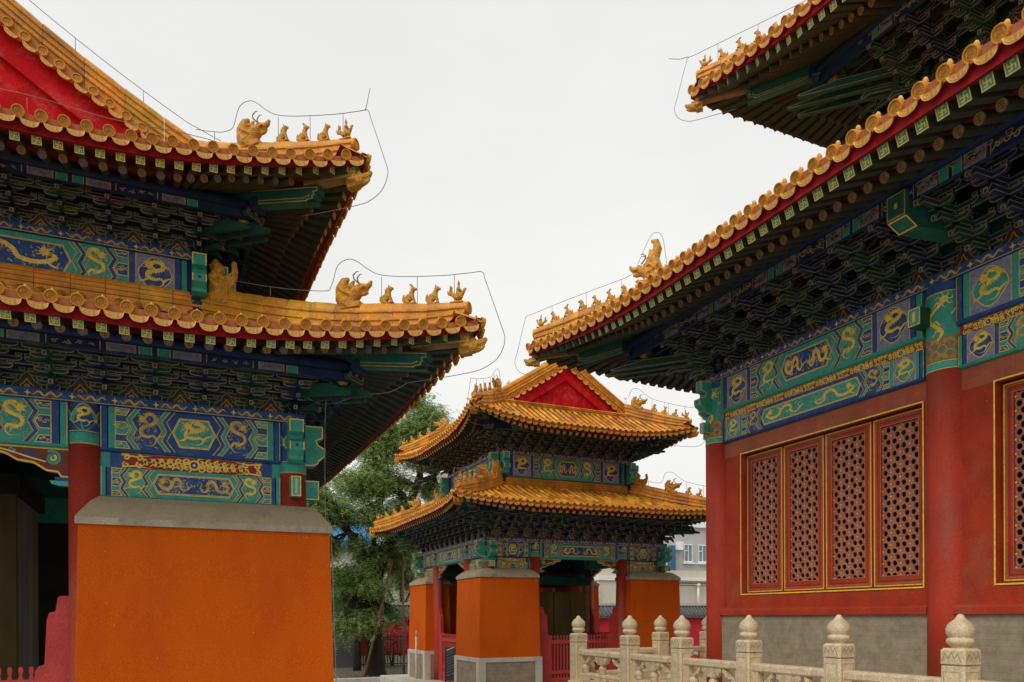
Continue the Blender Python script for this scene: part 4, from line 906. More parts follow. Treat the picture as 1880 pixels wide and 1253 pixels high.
def pier(root, cx, cy, dx, dy, A_, Bv, e, th, zf, zb, zw, zc, zt):
    rx, ry = root.location.x, root.location.y
    def Lp(g):       # footprint offset outwards by g
        return [(-e-g, -e-g), (A_+g, -e-g), (A_+g, th+g), (th+g, th+g), (th+g, Bv+g), (-e-g, Bv+g)]
    def row(g, z): return [(cx+u*dx-rx, cy+v*dy-ry, z+EYE) for u, v in Lp(g)]
    b = B(); b.grid([row(.035, zb), row(0, zw)], 'orange_wall', closed=True, smooth=False, cap1=True)
    P = put(b, 'pier', root)
    c = B(); c.grid([row(-.02, zw), row(.025, zw), row(.025, zw+(zc-zw))], 'coping_edge', closed=True, smooth=False); 
    m = (zt-zc)
    c.grid([row(.025, zc), row(-.02, zc+m*.30), row(-.09, zc+m*.72), row(-.16, zt)], 'coping', closed=True, smooth=False, cap1=True)
    put(c, 'coping', P)
    s = B(); s.grid([row(.05, zf), row(.05, zb-.09)], 'plinth_brick', closed=True, smooth=False)
    s.grid([row(.062, zb-.10), row(.062, zb-.002), row(.03, zb)], 'plinth_stone', closed=True, smooth=False)
    cw = .17; F = Lp(.066)
    for i in range(6):
        p = F[i]; a = Vector(F[i-1])-Vector(p); c2 = Vector(F[(i+1) % 6])-Vector(p); a.normalize(); c2.normalize()
        if i == 3: continue
        q = [Vector(p), Vector(p)+a*cw, Vector(p)+a*cw+c2*cw, Vector(p)+c2*cw]
        s.hexa([(cx+v.x*dx-rx, cy+v.y*dy-ry, z+EYE) for z in (zf, zb-.003) for v in q], 'plinth_stone')
    put(s, 'plinth', P)
def picket_gate(T, k, a0, a1, zf, p=0.0, zt=-.46, up=.21):
    """red wooden gate between two columns: stepped side boards, pickets, two rails and a bottom board"""
    rt = thing_g(T, k, (a0+a1)/2, p, zf)
    b0 = Vector(rt.location)
    W = lambda a, d, z: T.WW(k, a, p+d, z)-b0
    for sg, a in ((1, a0), (-1, a1)):
        b = B(); prof = [(0, zf), (.30, zf), (.30, zt-.05), (.27, zt), (.22, zt+.02), (.20, -.02), (.18, .05), (.13, .06), (.11, up-.02), (.09, up), (0, up)]
        b.prism(prof, lambda u, z, d: W(a+sg*u, d, z), -.04, .04, 'gate_red'); put(b, 'side_board', rt)
    s0, s1 = a0+.30, a1-.30; n = max(2, round((s1-s0)/.088)); 
    for i in range(n+1):
        x = s0+.03+(s1-s0-.06)*i/n; b = B()
        prof = [(-.019, zf+.25), (.019, zf+.25), (.019, zt-.10), (.010, zt-.085), (.019, zt-.05), (.019, zt-.015), (.009, zt), (-.009, zt), (-.019, zt-.015), (-.019, zt-.05), (-.010, zt-.085), (-.019, zt-.10)]
        b.prism(prof, lambda u, z, d: W(x+u, d, z), -.015, .015, 'gate_red'); put(b, 'picket', rt)
    for z0, z1 in ((zt-.20, zt-.12), (zf+.34, zf+.42)):
        b = B(); b.prism([(s0, z0), (s1, z0), (s1, z1), (s0, z1)], lambda u, z, d: W(u, d, z), -.028, .028, 'gate_red'); put(b, 'rail', rt)
    b = B(); b.prism([(s0, zf+.02), (s1, zf+.02), (s1, zf+.25), (s0, zf+.25)], lambda u, z, d: W(u, d, z), -.025, .025, 'gate_red')
    m = (s0+s1)/2; b.prism([(s0+.15, zf+.10), (s1-.15, zf+.10), (s1-.25, zf+.17), (s0+.25, zf+.17)], lambda u, z, d: W(u, d, z), -.030, .030, 'soffit'); put(b, 'bottom_board', rt)
    return rt
GATE_LABEL = {}
def thing_g(T, k, a, p, zf):
    lab = T.gate_labels.pop(0); P = T.WW(k, a, p, zf)
    return thing('picket_gate', lab, 'gate', tuple(P), 'red picket gates of the pavilions')
# ------------------------------------------------------------------ the two pavilions
def pavilion(label, group, X, Y, zf, z, e, th, d, lo, up, zwall, zridge, gates, far=False, pillar=None, sides=(0, 1, 2, 3), tiles='glaze', gsides=(0,), rodk=()):
    """X, Y column lines; z = dict of heights; lo / up tier parameters"""
    rt = thing('pavilion', label, 'pavilion', ((X[0]+X[-1])/2, (Y[0]+Y[-1])/2, 0), group)
    rect = (X[0], X[-1], Y[0], Y[-1]); ew = .010 if not far else .012
    T = Tier(rt, rect, ew=ew, **lo); r = up['inset']; T.rin = r
    U = Tier(rt, (X[0]+r, X[-1]-r, Y[0]+r, Y[-1]-r), ew=ew, top=True, **{k: v for k, v in up.items() if k != 'inset'}); U.rin = 1.6
    T.gate_labels = gates
    vis = sides
    for TT, nm in ((T, 'lo'), (U, 'up')):
        for k in range(4): TT.slope(k, tiles); TT.soffit(k)
    tm = []; fm = []; rm = []
    for k in range(4):
        tm += T.tile_mats(k)+U.tile_mats(k); fm += T.rafter_mats(k, 'f')+U.rafter_mats(k, 'f'); rm += T.rafter_mats(k, 'r')+U.rafter_mats(k, 'r')
    # verge tiles on the gables
    g = U.gable
    for k in (0, 2):
        L = U.L(k)
        for sg in (0, 1):
            n = int((U.half-g)/ .155)
            for i in range(n):
                q = g+.08+(U.half-g-.05)*i/n; a = q if sg == 0 else L-q-0.0; a2 = a+.05
                ks = 3 if (k == 0) == (sg == 0) else 1          # main slope on that side
                def sz(a_): dd = min(a_, L-a_); return U.rz(ks, g+.5, -dd)
                P = U.WW(k, a, -g+.085, sz(a)-.0); Q = U.WW(k, a2, -g+.085, sz(a2)-.0)
                Xv = (Q-P).normalized(); Yv = Vector((-OD[k][0], -OD[k][1], 0)); Z = Xv.cross(Yv); M = Matrix((Xv, Yv, Z)).transposed().to_4x4(); M.translation = P-Z*.02; M = M @ Matrix.Rotation(rnd.uniform(-.06, .06), 4, 'Y') @ Matrix.Rotation(rnd.uniform(-.05, .05), 4, 'Z'); tm.append(M)
    many(rt, 'eave_tile', eave_tile(T.sp, T.tr), tm, 100)
    many(rt, 'flying_rafter', flying_rafter(T.fs, .009 if not far else .011), fm, 100)
    many(rt, 'round_rafter', [round_rafter(T.rd, .008), round_rafter(T.rd, .008, True)], rm, 100)
    # gables
    for k in (0, 2):
        L = U.L(k); b = B(); n = 14; W = lambda a, p, zz: U.W(k, a, p, zz)
        def top(a): dd = min(a, L-a); return U.rz(1 if k == 0 else 3, g+.5, -dd)-.03
        A = [g-.02+(L-2*g+.04)*i/(2*n) for i in range(2*n+1)]; zb0 = U.rz(k, L/2, -g)-.06
        bw = .34
        low = [max(zb0, top(a)-bw) for a in A]
        b.grid([[W(a, -g+.035, top(a)) for a in A], [W(a, -g+.035, z_) for a, z_ in zip(A, low)], [W(a, -g-.03, z_) for a, z_ in zip(A, low)]], 'gable_red', smooth=False)
        b.face([W(a, -g-.03, zb0) for a in (A[0], A[-1])]+[W(a, -g-.03, top(a)) for a in A[::-1]], 'gable_red')
        put(b, 'gable', rt)
        b2 = B(); P = [W(g-.05+(L-2*g+.1)*i/20, -g+.10, zb0+.02) for i in range(21)]; put(sweep_ridge(P, .055, .085, 'glaze', cap=False), 'gable_foot_ridge', rt)
        for sg in (0, 1):      # verge ridge
            P = []
            for i in range(20):
                dd = g-.06+(U.half-g+.06)*i/19; a = dd if sg == 0 else L-dd; P.append(W(a, -g-.02, U.rz(3 if (k == 0) == (sg == 0) else 1, g+.5, -dd)+.06))
            put(sweep_ridge(P, .085, .26, 'glaze', joint=.34), 'verge_ridge', rt)
    # main ridge along Y
    zt = U.rz(1, g+1, -U.half)
    P = [U.W(1, g-.05+(U.L(1)-2*g+.1)*i/16, -U.half, zt+.08) for i in range(17)]; put(sweep_ridge(P, .10, .30, 'glaze', cap=False), 'main_ridge', rt)
    for a, rz_ in ((g+.02, 0), (U.L(1)-g-.02, math.pi)):
        M = Matrix.Translation(U.W(1, a, -U.half, zt+.10)) @ Matrix.Rotation(rz_+math.pi, 4, 'Z') @ Matrix.Scale(.80, 4); put(FIG['owl'], 'ridge_finial', rt, matrix=M)
    h = lo.get('hh', .15)
    for k in range(4):
        T.hipridge(k, T.o+T.c+r-.05, w=.075, h=.285, figs=3, fsp=.26); U.hipridge(k, U.o+U.c+g, w=.075, h=.285, figs=3, fsp=.26)
        wall_ridge(T, k, r, zridge[0], zridge[1])
        D = T.hip_dir(k); rot = math.atan2(D.y, D.x)+math.pi/2
        P = T.W(k, r-.24, -r+.24, zridge[1]+.02); put(FIG['curl'], 'ridge_beast', rt, matrix=Matrix.Translation(P) @ Matrix.Rotation(rot, 4, 'Z') @ Matrix.Scale(1.25, 4))
        ridge_wire(T, k, T.o+T.c+r-.15, .285, 3, .26, r=.0045 if not far else .006, down=(k == 1 and not far)); ridge_wire(U, k, U.o+U.c+g, .285, 3, .26, r=.0045 if not far else .006, rod=(k == 1 and not far))
    if not far:      # wires up the verge, along the lower ridge and down from the corner
        L = U.L(0); zr0 = lambda dd: U.rz(1, g+.5, -dd)+.06+.26*1.16
        P = [U.W(0, L-dd, -g-.02, zr0(dd)+.13) for dd in [g+.1+(U.half-g-.2)*i/10 for i in range(11)]]
        wire(rt, [U.hip(1, U.o+U.c+g-.25)+Vector((0, 0, .34))]+P, .0045, [(P[i], P[i]-Vector((0, 0, .14))) for i in (2, 5, 8)])
        zb0 = U.rz(0, L/2, -g); wire(rt, [U.W(0, L-g+.35-i*.25, -g+.24+.004*i, zb0+.24+.02*math.sin(i)) for i in range(14)], .0045, [(U.W(0, L-g-.5-k_*1.1, -g+.24, zb0+.25), U.W(0, L-g-.5-k_*1.1, -g+.20, zb0+.05)) for k_ in range(3)])
        tip = T.hip(1, 0)
        P = [T.hip(1, .60)+Vector((0, 0, -.49)), T.hip(1, .75)+Vector((0, 0, -.58)), T.hip(1, 1.0)+Vector((0, 0, -.62)), T.hip(1, 1.2)+Vector((0, 0, -.72)), T.W(1, -.30, .30, z['p1']+.08), T.W(1, -.30, .30, z['b2b']-.4), T.W(1, -.345, .345, zwall['w']-.05), T.W(1, -.40, .40, zf+.1)]
        wire(rt, smooth(P, 6), .0055)
    # brackets
    wall_bracket_zone(T, z['p1'], z['pz'], (0, 1, 2, 3), lo.get('bspc', .445), 3, T.p1, ew=ew)
    wall_bracket_zone(U, z['u1'], z['upz'], (0, 1, 2, 3), lo.get('bspc', .445), 3, U.p1, ew=ew)
    # columns
    cols = []
    for i, x in enumerate(X):
        for j, y in enumerate(Y):
            if i in (0, len(X)-1) or j in (0, len(Y)-1):
                sg = (0, -1) if j == 0 else (0, 1) if j == len(Y)-1 else ((-1, 0) if i == 0 else (1, 0))
                corner = i in (0, len(X)-1) and j in (0, len(Y)-1)
                bd = (z['cb'], z['p0']) if not corner else (z['b1b']-.10, z['p0'])
                column(rt, x, y, zf, z['p0'], d, band=bd, sgn=sg)
    # beams
    lines = [X, Y, [X[0]+X[-1]-q for q in X[::-1]], [Y[0]+Y[-1]-q for q in Y[::-1]]]
    for k in range(4):
        q = lines[k]; s = [abs(v-q[0]) for v in q]; rr = d/2*.93; nb = len(s)-1
        for i in range(nb):
            a0, a1 = s[i]+rr, s[i+1]-rr; side = i in (0, nb-1); A, C = ('blue', 'green') if side else ('green', 'blue')
            b = beam_piece(T, k, a0, a1, z['b1b'], z['p0'], -.09, .085, A)
            dd = Deco(b, lambda a, t, hh: T.W(k, a, .085+hh, t), ew*.85)
            beam_panel(dd, a0+.01, a1-.01, z['b1b']+.03, z['p0']-.003, A, C, dr='gold', dr2='gold_dim' if side else 'gold'); put(b, 'painted_beam', rt)
            if side:
                b = beam_piece(T, k, a0, a1, z['rb'], z['b1b'], -.05, .035, 'frieze_red', .004); dd = Deco(b, lambda a, t, hh: T.W(k, a, .035+hh, t), ew*.85)
                e2 = (a1-a0)*.05; scroll_panel(dd, a0+e2*2.2, a1-e2*2.2, z['rb'], z['b1b'], .0015)
                for x0, x1, m in ((a0, a0+e2, 'green'), (a0+e2, a0+e2*2.2, 'blue'), (a1-e2, a1, 'green'), (a1-e2*2.2, a1-e2, 'blue')): dd.rect(x0, z['rb'], x1, z['b1b'], m, .003)
                put(b, 'frieze_board', rt)
                b = beam_piece(T, k, a0, a1, z['b2b'], z['rb'], -.08, .065, 'green'); dd = Deco(b, lambda a, t, hh: T.W(k, a, .065+hh, t), ew*.85)
                beam_panel(dd, a0+.01, a1-.01, z['b2b']+.03, z['rb']-.003, 'green', 'blue', dr='gold_dim', dr2='gold'); put(b, 'painted_beam', rt)
            else:
                ql = (a1-a0)*.27; queti(T, k, a0-.01, 1, z['b1b'], ql, ql*.42); queti(T, k, a1+.01, -1, z['b1b'], ql, ql*.42)
        L = T.L(k); b = B(); b.prism([(-.10, z['p0']), (.12, z['p0']), (.12, z['p1']), (-.10, z['p1'])], lambda p, zz, a: T.W(k, a, p, zz), -.12 if k % 2 == 0 else -.097, L+(.12 if k % 2 == 0 else .097), 'blue')
        dd = Deco(b, lambda a, t, hh: T.W(k, a, .12+hh, t), ew*.8); frieze(dd, -.12, L+.12, z['p0']+.004, z['p1']-.004); put(b, 'frieze_beam', rt)
        cross_ends(T, k, z['b1b'], z['p0'], z['b2b']+.10, z['rb']-.0, d/2, ln=.34)
        # upper wall
        L = U.L(k); b = beam_piece(U, k, -.08, L+.08, z['ub'], z['u0'], -.1, .05 if k % 2 == 0 else .047, 'green'); dd = Deco(b, lambda a, t, hh: U.W(k, a, .05+hh, t), ew*.85)
        nb_ = 1; bl = [0, L] if nb_ == 1 else [0, L*.30, L*.70, L]
        if nb_ == 3:
            for i in range(3): beam_panel(dd, bl[i]+.06, bl[i+1]-.06, z['ub']+.03, z['u0']-.003, 'green', 'blue', cart='blue' if i % 2 == 0 else 'green', endm=True)
        else: beam_panel(dd, .12, L-.12, z['ub']+.03, z['u0']-.003, 'green', 'blue', endm=True)
        put(b, 'painted_beam', rt)
        b = B(); b.prism([(-.10, z['u0']), (.085, z['u0']), (.085, z['u1']), (-.10, z['u1'])], lambda p, zz, a: U.W(k, a, p, zz), -.085 if k % 2 == 0 else -.082, L+(.085 if k % 2 == 0 else .082), 'blue')
        dd = Deco(b, lambda a, t, hh: U.W(k, a, .085+hh, t), ew*.8); frieze(dd, -.08, L+.08, z['u0']+.003, z['u1']-.003); put(b, 'frieze_beam', rt)
        cross_ends(U, k, z['ub']+.02, z['u0'], 0, 0, d/2, ln=.34)
    for i in range(4):
        cx_ = (X[0]+r) if i in (0, 3) else (X[-1]-r); cy_ = (Y[0]+r) if i in (0, 1) else (Y[-1]-r); column(rt, cx_, cy_, z['ub']-.4, z['u0'], d*.95, mat='blue_dark')
    # piers
    Lb = X[1]-X[0]; Lv = Y[1]-Y[0]
    for cx_, dx in ((X[0], 1), (X[-1], -1)):
        for cy_, dy in ((Y[0], 1), (Y[-1], -1)):
            pier(rt, cx_, cy_, dx, dy, Lb-(.05 if far else -.03), Lv-.05, e, th, zf, zwall['b'], zwall['w'], zwall['c'], zwall['t'])
    # platform; ceiling added to keep the inside dark
    b = B(); m_ = 1.05; rx, ry = rt.location.x, rt.location.y
    b.bbox(X[0]-m_-rx, Y[0]-m_-ry, 0, X[-1]+m_-rx, Y[-1]+m_-ry, zf+EYE, 'plinth_stone', .02); put(b, 'platform', rt)
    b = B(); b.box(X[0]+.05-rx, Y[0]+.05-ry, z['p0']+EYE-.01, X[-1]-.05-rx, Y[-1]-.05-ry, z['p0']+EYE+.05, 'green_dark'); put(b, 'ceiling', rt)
    b = B(); b.box(X[0]+r+.0-rx, Y[0]+r-ry, z['ub']-.5+EYE, X[-1]-r-rx, Y[-1]-r-ry, z['ub']+.05+EYE, 'room_shade'); put(b, 'inner_wall', rt)
    return rt, T, U

ZL = dict(b2b=1.16, rb=1.47, b1b=1.62, p0=2.055, p1=2.15, pz=2.52, cb=1.66, ub=3.55, u0=4.0, u1=4.09, upz=4.44)
LX = [-5.45, -3.5, -.784, 1.166]; LY = [8.381, 10.33, 13.1, 15.05]
left, LT, LU = pavilion('nearer left pavilion with double yellow tiled eaves over a wide orange wall', 'double eaved pavilions with orange corner walls',
    LX, LY, -1.71, ZL, .331, .33, .285,
    dict(o=1.40, c=.19, l=.34, ze=2.45, dz=.085, a=.33, b=.03, RR=3.0, bspc=.44, tr=.043),
    dict(inset=.9, o=1.40, c=.19, l=.31, ze=4.37, dz=.085, a=.36, b=.05, RR=2.8, gable=.02, tr=.043),
    dict(b=-.93, w=.875, c=.94, t=1.165), (3.45, 3.66),
    ['red picket gate beside the wide orange wall at the bottom left', 'red picket gate hidden on the right side of the near pavilion', 'red picket gate at the back of the near pavilion', 'red picket gate on the far left side of the near pavilion'])
ZC = dict(b2b=1.02, rb=1.25, b1b=1.34, p0=1.70, p1=1.80, pz=2.42, cb=1.38, ub=3.33, u0=3.86, u1=3.96, upz=4.40)
PX = [6.52, 7.67, 10.07, 11.22]; PY = [15.91, 17.11, 19.50, 20.68]
centre, CT, CU = pavilion('farther middle pavilion with two tiled roofs, red gable and slim orange piers', 'double eaved pavilions with orange corner walls',
    PX, PY, -1.71, ZC, .331, .33, .27,
    dict(o=1.12, c=.15, l=.12, ze=2.37, dz=.085, a=.33, b=.04, RR=2.2, bspc=.40, sp=.165, tr=.040),
    dict(inset=.6, o=1.12, c=.15, l=.32, ze=4.30, dz=.085, a=.60, b=.012, RR=2.2, gable=.05, sp=.165, tr=.040),
    dict(b=-.93, w=.875, c=.94, t=1.08), (3.12, 3.32),
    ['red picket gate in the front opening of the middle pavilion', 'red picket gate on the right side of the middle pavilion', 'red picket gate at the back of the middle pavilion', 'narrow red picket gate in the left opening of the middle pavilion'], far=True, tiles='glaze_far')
for T, X, Y in ((LT, LX, LY), (CT, PX, PY)):
    picket_gate(T, 0, X[1]-X[0]+.12, X[2]-X[0]-.12, -1.71)
    if T is CT:
        picket_gate(T, 1, Y[1]-Y[0]+.12, Y[2]-Y[0]-.12, -1.71)
        T.gate_labels.pop(0); 
        picket_gate(T, 3, Y[-1]-Y[2]+.12, Y[-1]-Y[1]-.12, -1.71)

# boards added over the near pavilion's back opening to darken its inside; a boarded shelter stands inside
rx_, ry_ = left.location.x, left.location.y
for i in range(9):
    x0 = LX[1]+.16+i*.30; b = B(); b.box(x0-rx_, LY[3]-.03-ry_, .39, x0+.2995-rx_, LY[3]+.03-ry_, 1.62+EYE, 'room_shade' if i < 7 else 'column_red'); put(b, 'filler_board', left)
# ------------------------------------------------------------------ the great hall on the right
HX, HX2, HY, HY2 = 8.82, 14.6, -6.22, 10.70; HZF = -1.27
hall = thing('temple_hall', 'great red walled hall with latticed windows under double eaves on the right', 'temple hall', ((HX+HX2)/2, (HY+HY2)/2, 0))
rect = (HX, HX2, HY, HY2)
HT = Tier(hall, rect, o=2.37, c=.20, l=.30, ze=4.80, dz=.12, a=.33, b=.03, RR=4.0, sp=.256, tr=.070, rs=.215, fs=.125, rd=.12, zf=-.09, zr=-.02, ri=.66, fi=.13, sl=.36, rin=2.27, ew=.012, p1=1.15, s0=.4, ph=.17)
HU = Tier(hall, (HX+2.27, HX2-2.27, HY+2.27, HY2-2.27), o=2.37, c=.28, l=.32, ze=8.98, dz=.12, a=.36, b=.05, RR=4.0, sp=.256, tr=.070, rs=.215, fs=.125, rd=.12, zf=-.09, zr=-.02, ri=.66, fi=.13, sl=.36, ph=.17, top=True, ew=.012, p1=1.15, s0=.4); HU.rin = 1.0; HU.half = 1.04
tm = []; fm = []; rm = []
for T in (HT, HU):
    for k in range(4): T.slope(k, 'glaze'); T.soffit(k)
    for k in (2, 3): tm += T.tile_mats(k); fm += T.rafter_mats(k, 'f'); rm += T.rafter_mats(k, 'r')
many(hall, 'eave_tile', eave_tile(HT.sp, HT.tr, rd=.075), tm, 100); many(hall, 'flying_rafter', flying_rafter(HT.fs, .012), fm, 100); many(hall, 'round_rafter', round_rafter(HT.rd, .010), rm, 100)
for T, r in ((HT, 2.27), (HU, 1.04)):
    for k in (2, 3):
        T.hipridge(k, T.o+T.c+r-.05, w=.11, h=.42, figs=7, fsp=.27 if T is HT else .30, scale=1.12, mat='glaze')
    ridge_wire(T, 3, T.o+T.c+r-.2, .42, 7, .27, scale=1.12, r=.0055)
D_ = HU.hip_dir(3); tip_ = HU.hip(3, .06)+Vector((0, 0, .42*1.16*.74+.26*1.12)); wire(hall, [tip_+D_*.06*1.12, tip_+D_*.22+Vector((0, 0, .0)), tip_+D_*.42+Vector((0, 0, .06))], .006)
for k in range(4): wall_ridge(HT, k, 2.27, 6.85, 7.2, 'glaze', .10)
P = [HU.W(1, 1.04+(HU.L(1)-2.08)*i/30, -1.04, HU.rz(1, 3, -1.04)+.1) for i in range(31)]; put(sweep_ridge(P, .14, .45, 'glaze', cap=False), 'main_ridge', hall)
wall_bracket_zone(HT, 4.20, 4.86, (2, 3), .60, 4, 1.15, ew=.013); wall_bracket_zone(HU, 8.40, 9.06, (2, 3), .60, 4, 1.15, ew=.013)
bays = [HY2, 6.38, 2.20, -1.99, -6.22]; S3 = [HY2-y for y in bays]; d = .49
rx, ry = hall.location.x, hall.location.y
def hcol(x, y, sg):
    b = B(); r = d/2; n = 32
    b.grid([[(x-rx+q*math.cos(2*math.pi*j/n), y-ry+q*math.sin(2*math.pi*j/n), z+EYE) for j in range(n)] for q, z in ((r*1.02, HZF), (r, 0), (r, 4.07))], 'column_red', closed=True, cap0=True, cap1=True)
    a0 = math.atan2(sg[1], sg[0]); fn = lambda s_, t, h: (x-rx+(r+h)*math.cos(a0+s_/r), y-ry+(r+h)*math.sin(a0+s_/r), t+EYE); dd = Deco(b, fn, .010); W_ = math.pi*r*.99
    for t0, t1, m, h in ((3.0, 3.10, 'teal', .002), (3.10, 3.40, 'brown_gold', .002), (3.40, 3.95, 'green', .0022), (3.95, 4.07, 'blue', .0025)):
        for i in range(32): dd.rect(-W_+2*W_*i/32, t0, -W_+2*W_*(i+1)/32, t1, m, h)
    for t in (3.005, 3.10, 3.945):
        for i in range(32): dd.rect(-W_+2*W_*i/32, t-.005, -W_+2*W_*(i+1)/32, t+.005, 'gold', .005)
    rw = random.Random(3)
    for row in range(4):
        for i in range(9):       # waves
            c = -W_+2*W_*(i+.5*(row % 2))/9
            for q in (.072, .052, .032): dd.line([(c+q*math.cos(math.pi*j/8), 3.12+row*.065+q*.95*math.sin(math.pi*j/8)) for j in range(9)], ('gold_dim', 'teal', 'mauve')[row % 3] if q != .052 else 'gold', .004+.0006*(3-row)+.0002*(q < .06), .007)
    for c in (-.33, 0.0, .33, .62):
        rr = random.Random(int(c*100)); w0 = .034; pts = []
        for i in range(23):
            u = i/22; pts.append((c+.085*math.sin(u*math.pi*2.6+.4)+(.03*u), 3.36+.54*u))
        dd.line(pts, 'gold', .008, [w0*(.35+1.0*math.sin(math.pi*min(1, .15+u*.85/22*1.0))) for u in range(23)])
        hx_, ht_ = pts[-3]; dd.poly([(hx_+.05*math.cos(q)*(1 if i % 2 else .75), ht_+.05*math.sin(q)*(1 if i % 2 else .75)) for i, q in enumerate([2*math.pi*j/10 for j in range(10)])], 'gold', .0085)
        for q in range(7): a_ = .9*q; dd.line([(hx_, ht_), (hx_+.08*math.cos(a_), ht_+.08*math.sin(a_)), (hx_+.10*math.cos(a_+.4), ht_+.11*math.sin(a_+.4))], 'gold', .0082, [.014, .009, .003])
        for i in (4, 9, 14, 18):
            s_ = 1 if i % 2 else -1; x_, t_ = pts[i]; k_ = (x_+s_*.06, t_+.02); f_ = (x_+s_*.09, t_-.03); dd.line([(x_, t_), k_, f_], 'gold', .0078, [.022, .016, .012])
            for q in (-.6, 0, .6): dd.line([f_, (f_[0]+s_*.025*math.cos(q), f_[1]+.03*math.sin(q)-.008)], 'gold', .0078, .006)
    put(b, 'column', hall)
for i, y in enumerate(bays): hcol(HX, y, (-1, 0))
hcol(HX2, HY2, (0, 1)); hcol((HX+HX2)/2, HY2, (0, 1))
# beams on the long front
for i in range(4):
    a0, a1 = S3[i]+d*.46, S3[i+1]-d*.46; T = HT; k = 3; A, C = ('green', 'blue') if i % 2 == 0 else ('blue', 'green')
    b = beam_piece(T, k, a0, a1, 3.49, 4.07, -.15, .17, A, .05); dd = Deco(b, lambda a, t, h: T.W(k, a, .17+h, t), .011); beam_panel(dd, a0+.01, a1-.01, 3.54, 4.067, A, C, endm=True); put(b, 'painted_beam', hall)
    b = beam_piece(T, k, a0, a1, 3.36, 3.49, -.1, .10, 'frieze_red', .005); dd = Deco(b, lambda a, t, h: T.W(k, a, .10+h, t), .009); scroll_panel(dd, a0+.05, a1-.05, 3.365, 3.487, dense=True); put(b, 'frieze_board', hall)
    b = beam_piece(T, k, a0, a1, 2.97, 3.36, -.12, .14, C, .035); dd = Deco(b, lambda a, t, h: T.W(k, a, .14+h, t), .010); beam_panel(dd, a0+.01, a1-.01, 3.005, 3.357, C, A, endm=True, dr2='gold_dim'); put(b, 'painted_beam', hall)
for k in (2, 3):
    T = HT; L = T.L(k); b = B(); b.prism([(-.15, 4.07), (.20, 4.07), (.20, 4.20), (-.15, 4.20)], lambda p, z, a: T.W(k, a, p, z), -.19 if k == 2 else -.2, L+.2, 'blue'); dd = Deco(b, lambda a, t, h: T.W(k, a, .20+h, t), .009); frieze(dd, -.2, L+.2, 4.075, 4.195, seg=.5); put(b, 'frieze_beam', hall)
    T = HU; L = T.L(k)
    b = B(); b.prism([(-.15, 7.5), (.1, 7.5), (.1, 8.27), (-.15, 8.27)], lambda p, z, a: T.W(k, a, p, z), -.1 if k == 2 else -.097, L+.1, 'green'); dd = Deco(b, lambda a, t, h: T.W(k, a, .10+h, t), .01)
    for q in range(max(1, round(L/4.2))): n_ = max(1, round(L/4.2)); beam_panel(dd, L*q/n_+.1, L*(q+1)/n_-.1, 7.72, 8.26, 'green', 'blue', endm=True)
    put(b, 'painted_beam', hall)
    b = B(); b.prism([(-.15, 8.27), (.13, 8.27), (.13, 8.40), (-.15, 8.40)], lambda p, z, a: T.W(k, a, p, z), -.12 if k == 2 else -.13, L+.13, 'blue'); dd = Deco(b, lambda a, t, h: T.W(k, a, .13+h, t), .009); frieze(dd, -.1, L+.1, 8.275, 8.395, seg=.5); put(b, 'frieze_beam', hall)
    cross_ends(HU, 3, 7.75, 8.27, 0, 0, .1, ln=.5)
b = beam_piece(HT, 2, .2, HT.L(2)-.2, 3.36, 4.07, -.15, .15, 'green', .05); put(b, 'painted_beam', hall)
cross_ends(HT, 3, 3.50, 4.07, 3.18, 3.36, d/2, ln=.50)
for i in (1, 2):      # short beam ends that poke through beside the columns
    b = B(); a = S3[i]-.15; fr = lambda u, z, p: HT.W(3, a+u, p, z); b.prism([(-.085, 3.58), (.085, 3.58), (.085, 3.80), (-.085, 3.80)], fr, .1, .42, 'green_dark')
    dd = Deco(b, lambda u, z, h: fr(u, z, .422+h), .01); dd.rect(-.085, 3.58, .085, 3.80, 'gold', 0); dd.rect(-.07, 3.595, .07, 3.785, 'teal', .0015); dd.rect(-.022, 3.63, .022, 3.75, 'gold', .003); put(b, 'beam_end', hall)
for i in (1,):        # the projecting bracket beam above the column
    b = B(); a = S3[i]+.27; fr = lambda p, z, u: HT.W(3, a+u, p, z); b.prism([(.2, 4.50), (1.05, 4.44), (1.25, 4.54), (1.25, 4.82), (.2, 4.82)], fr, -.12, .12, 'green_mid')
    dd = Deco(b, lambda u, z, h: fr(1.252+h, z, u), .01); dd.rect(-.12, 4.54, .12, 4.82, 'gold_dim', 0); dd.rect(-.106, 4.554, .106, 4.806, 'green_mid', .0015); dd.rect(-.02, 4.65, .02, 4.71, 'gold', .003)
    dd = Deco(b, lambda u, p, h: fr(p, 4.44+.10*(p-1.05)/.20-.002-h, u), .01); dd.line([(-.115, 1.06), (-.115, 1.23), (.115, 1.23), (.115, 1.06)], 'gold', .002, .016, closed=True)
    put(b, 'beam_end', hall)
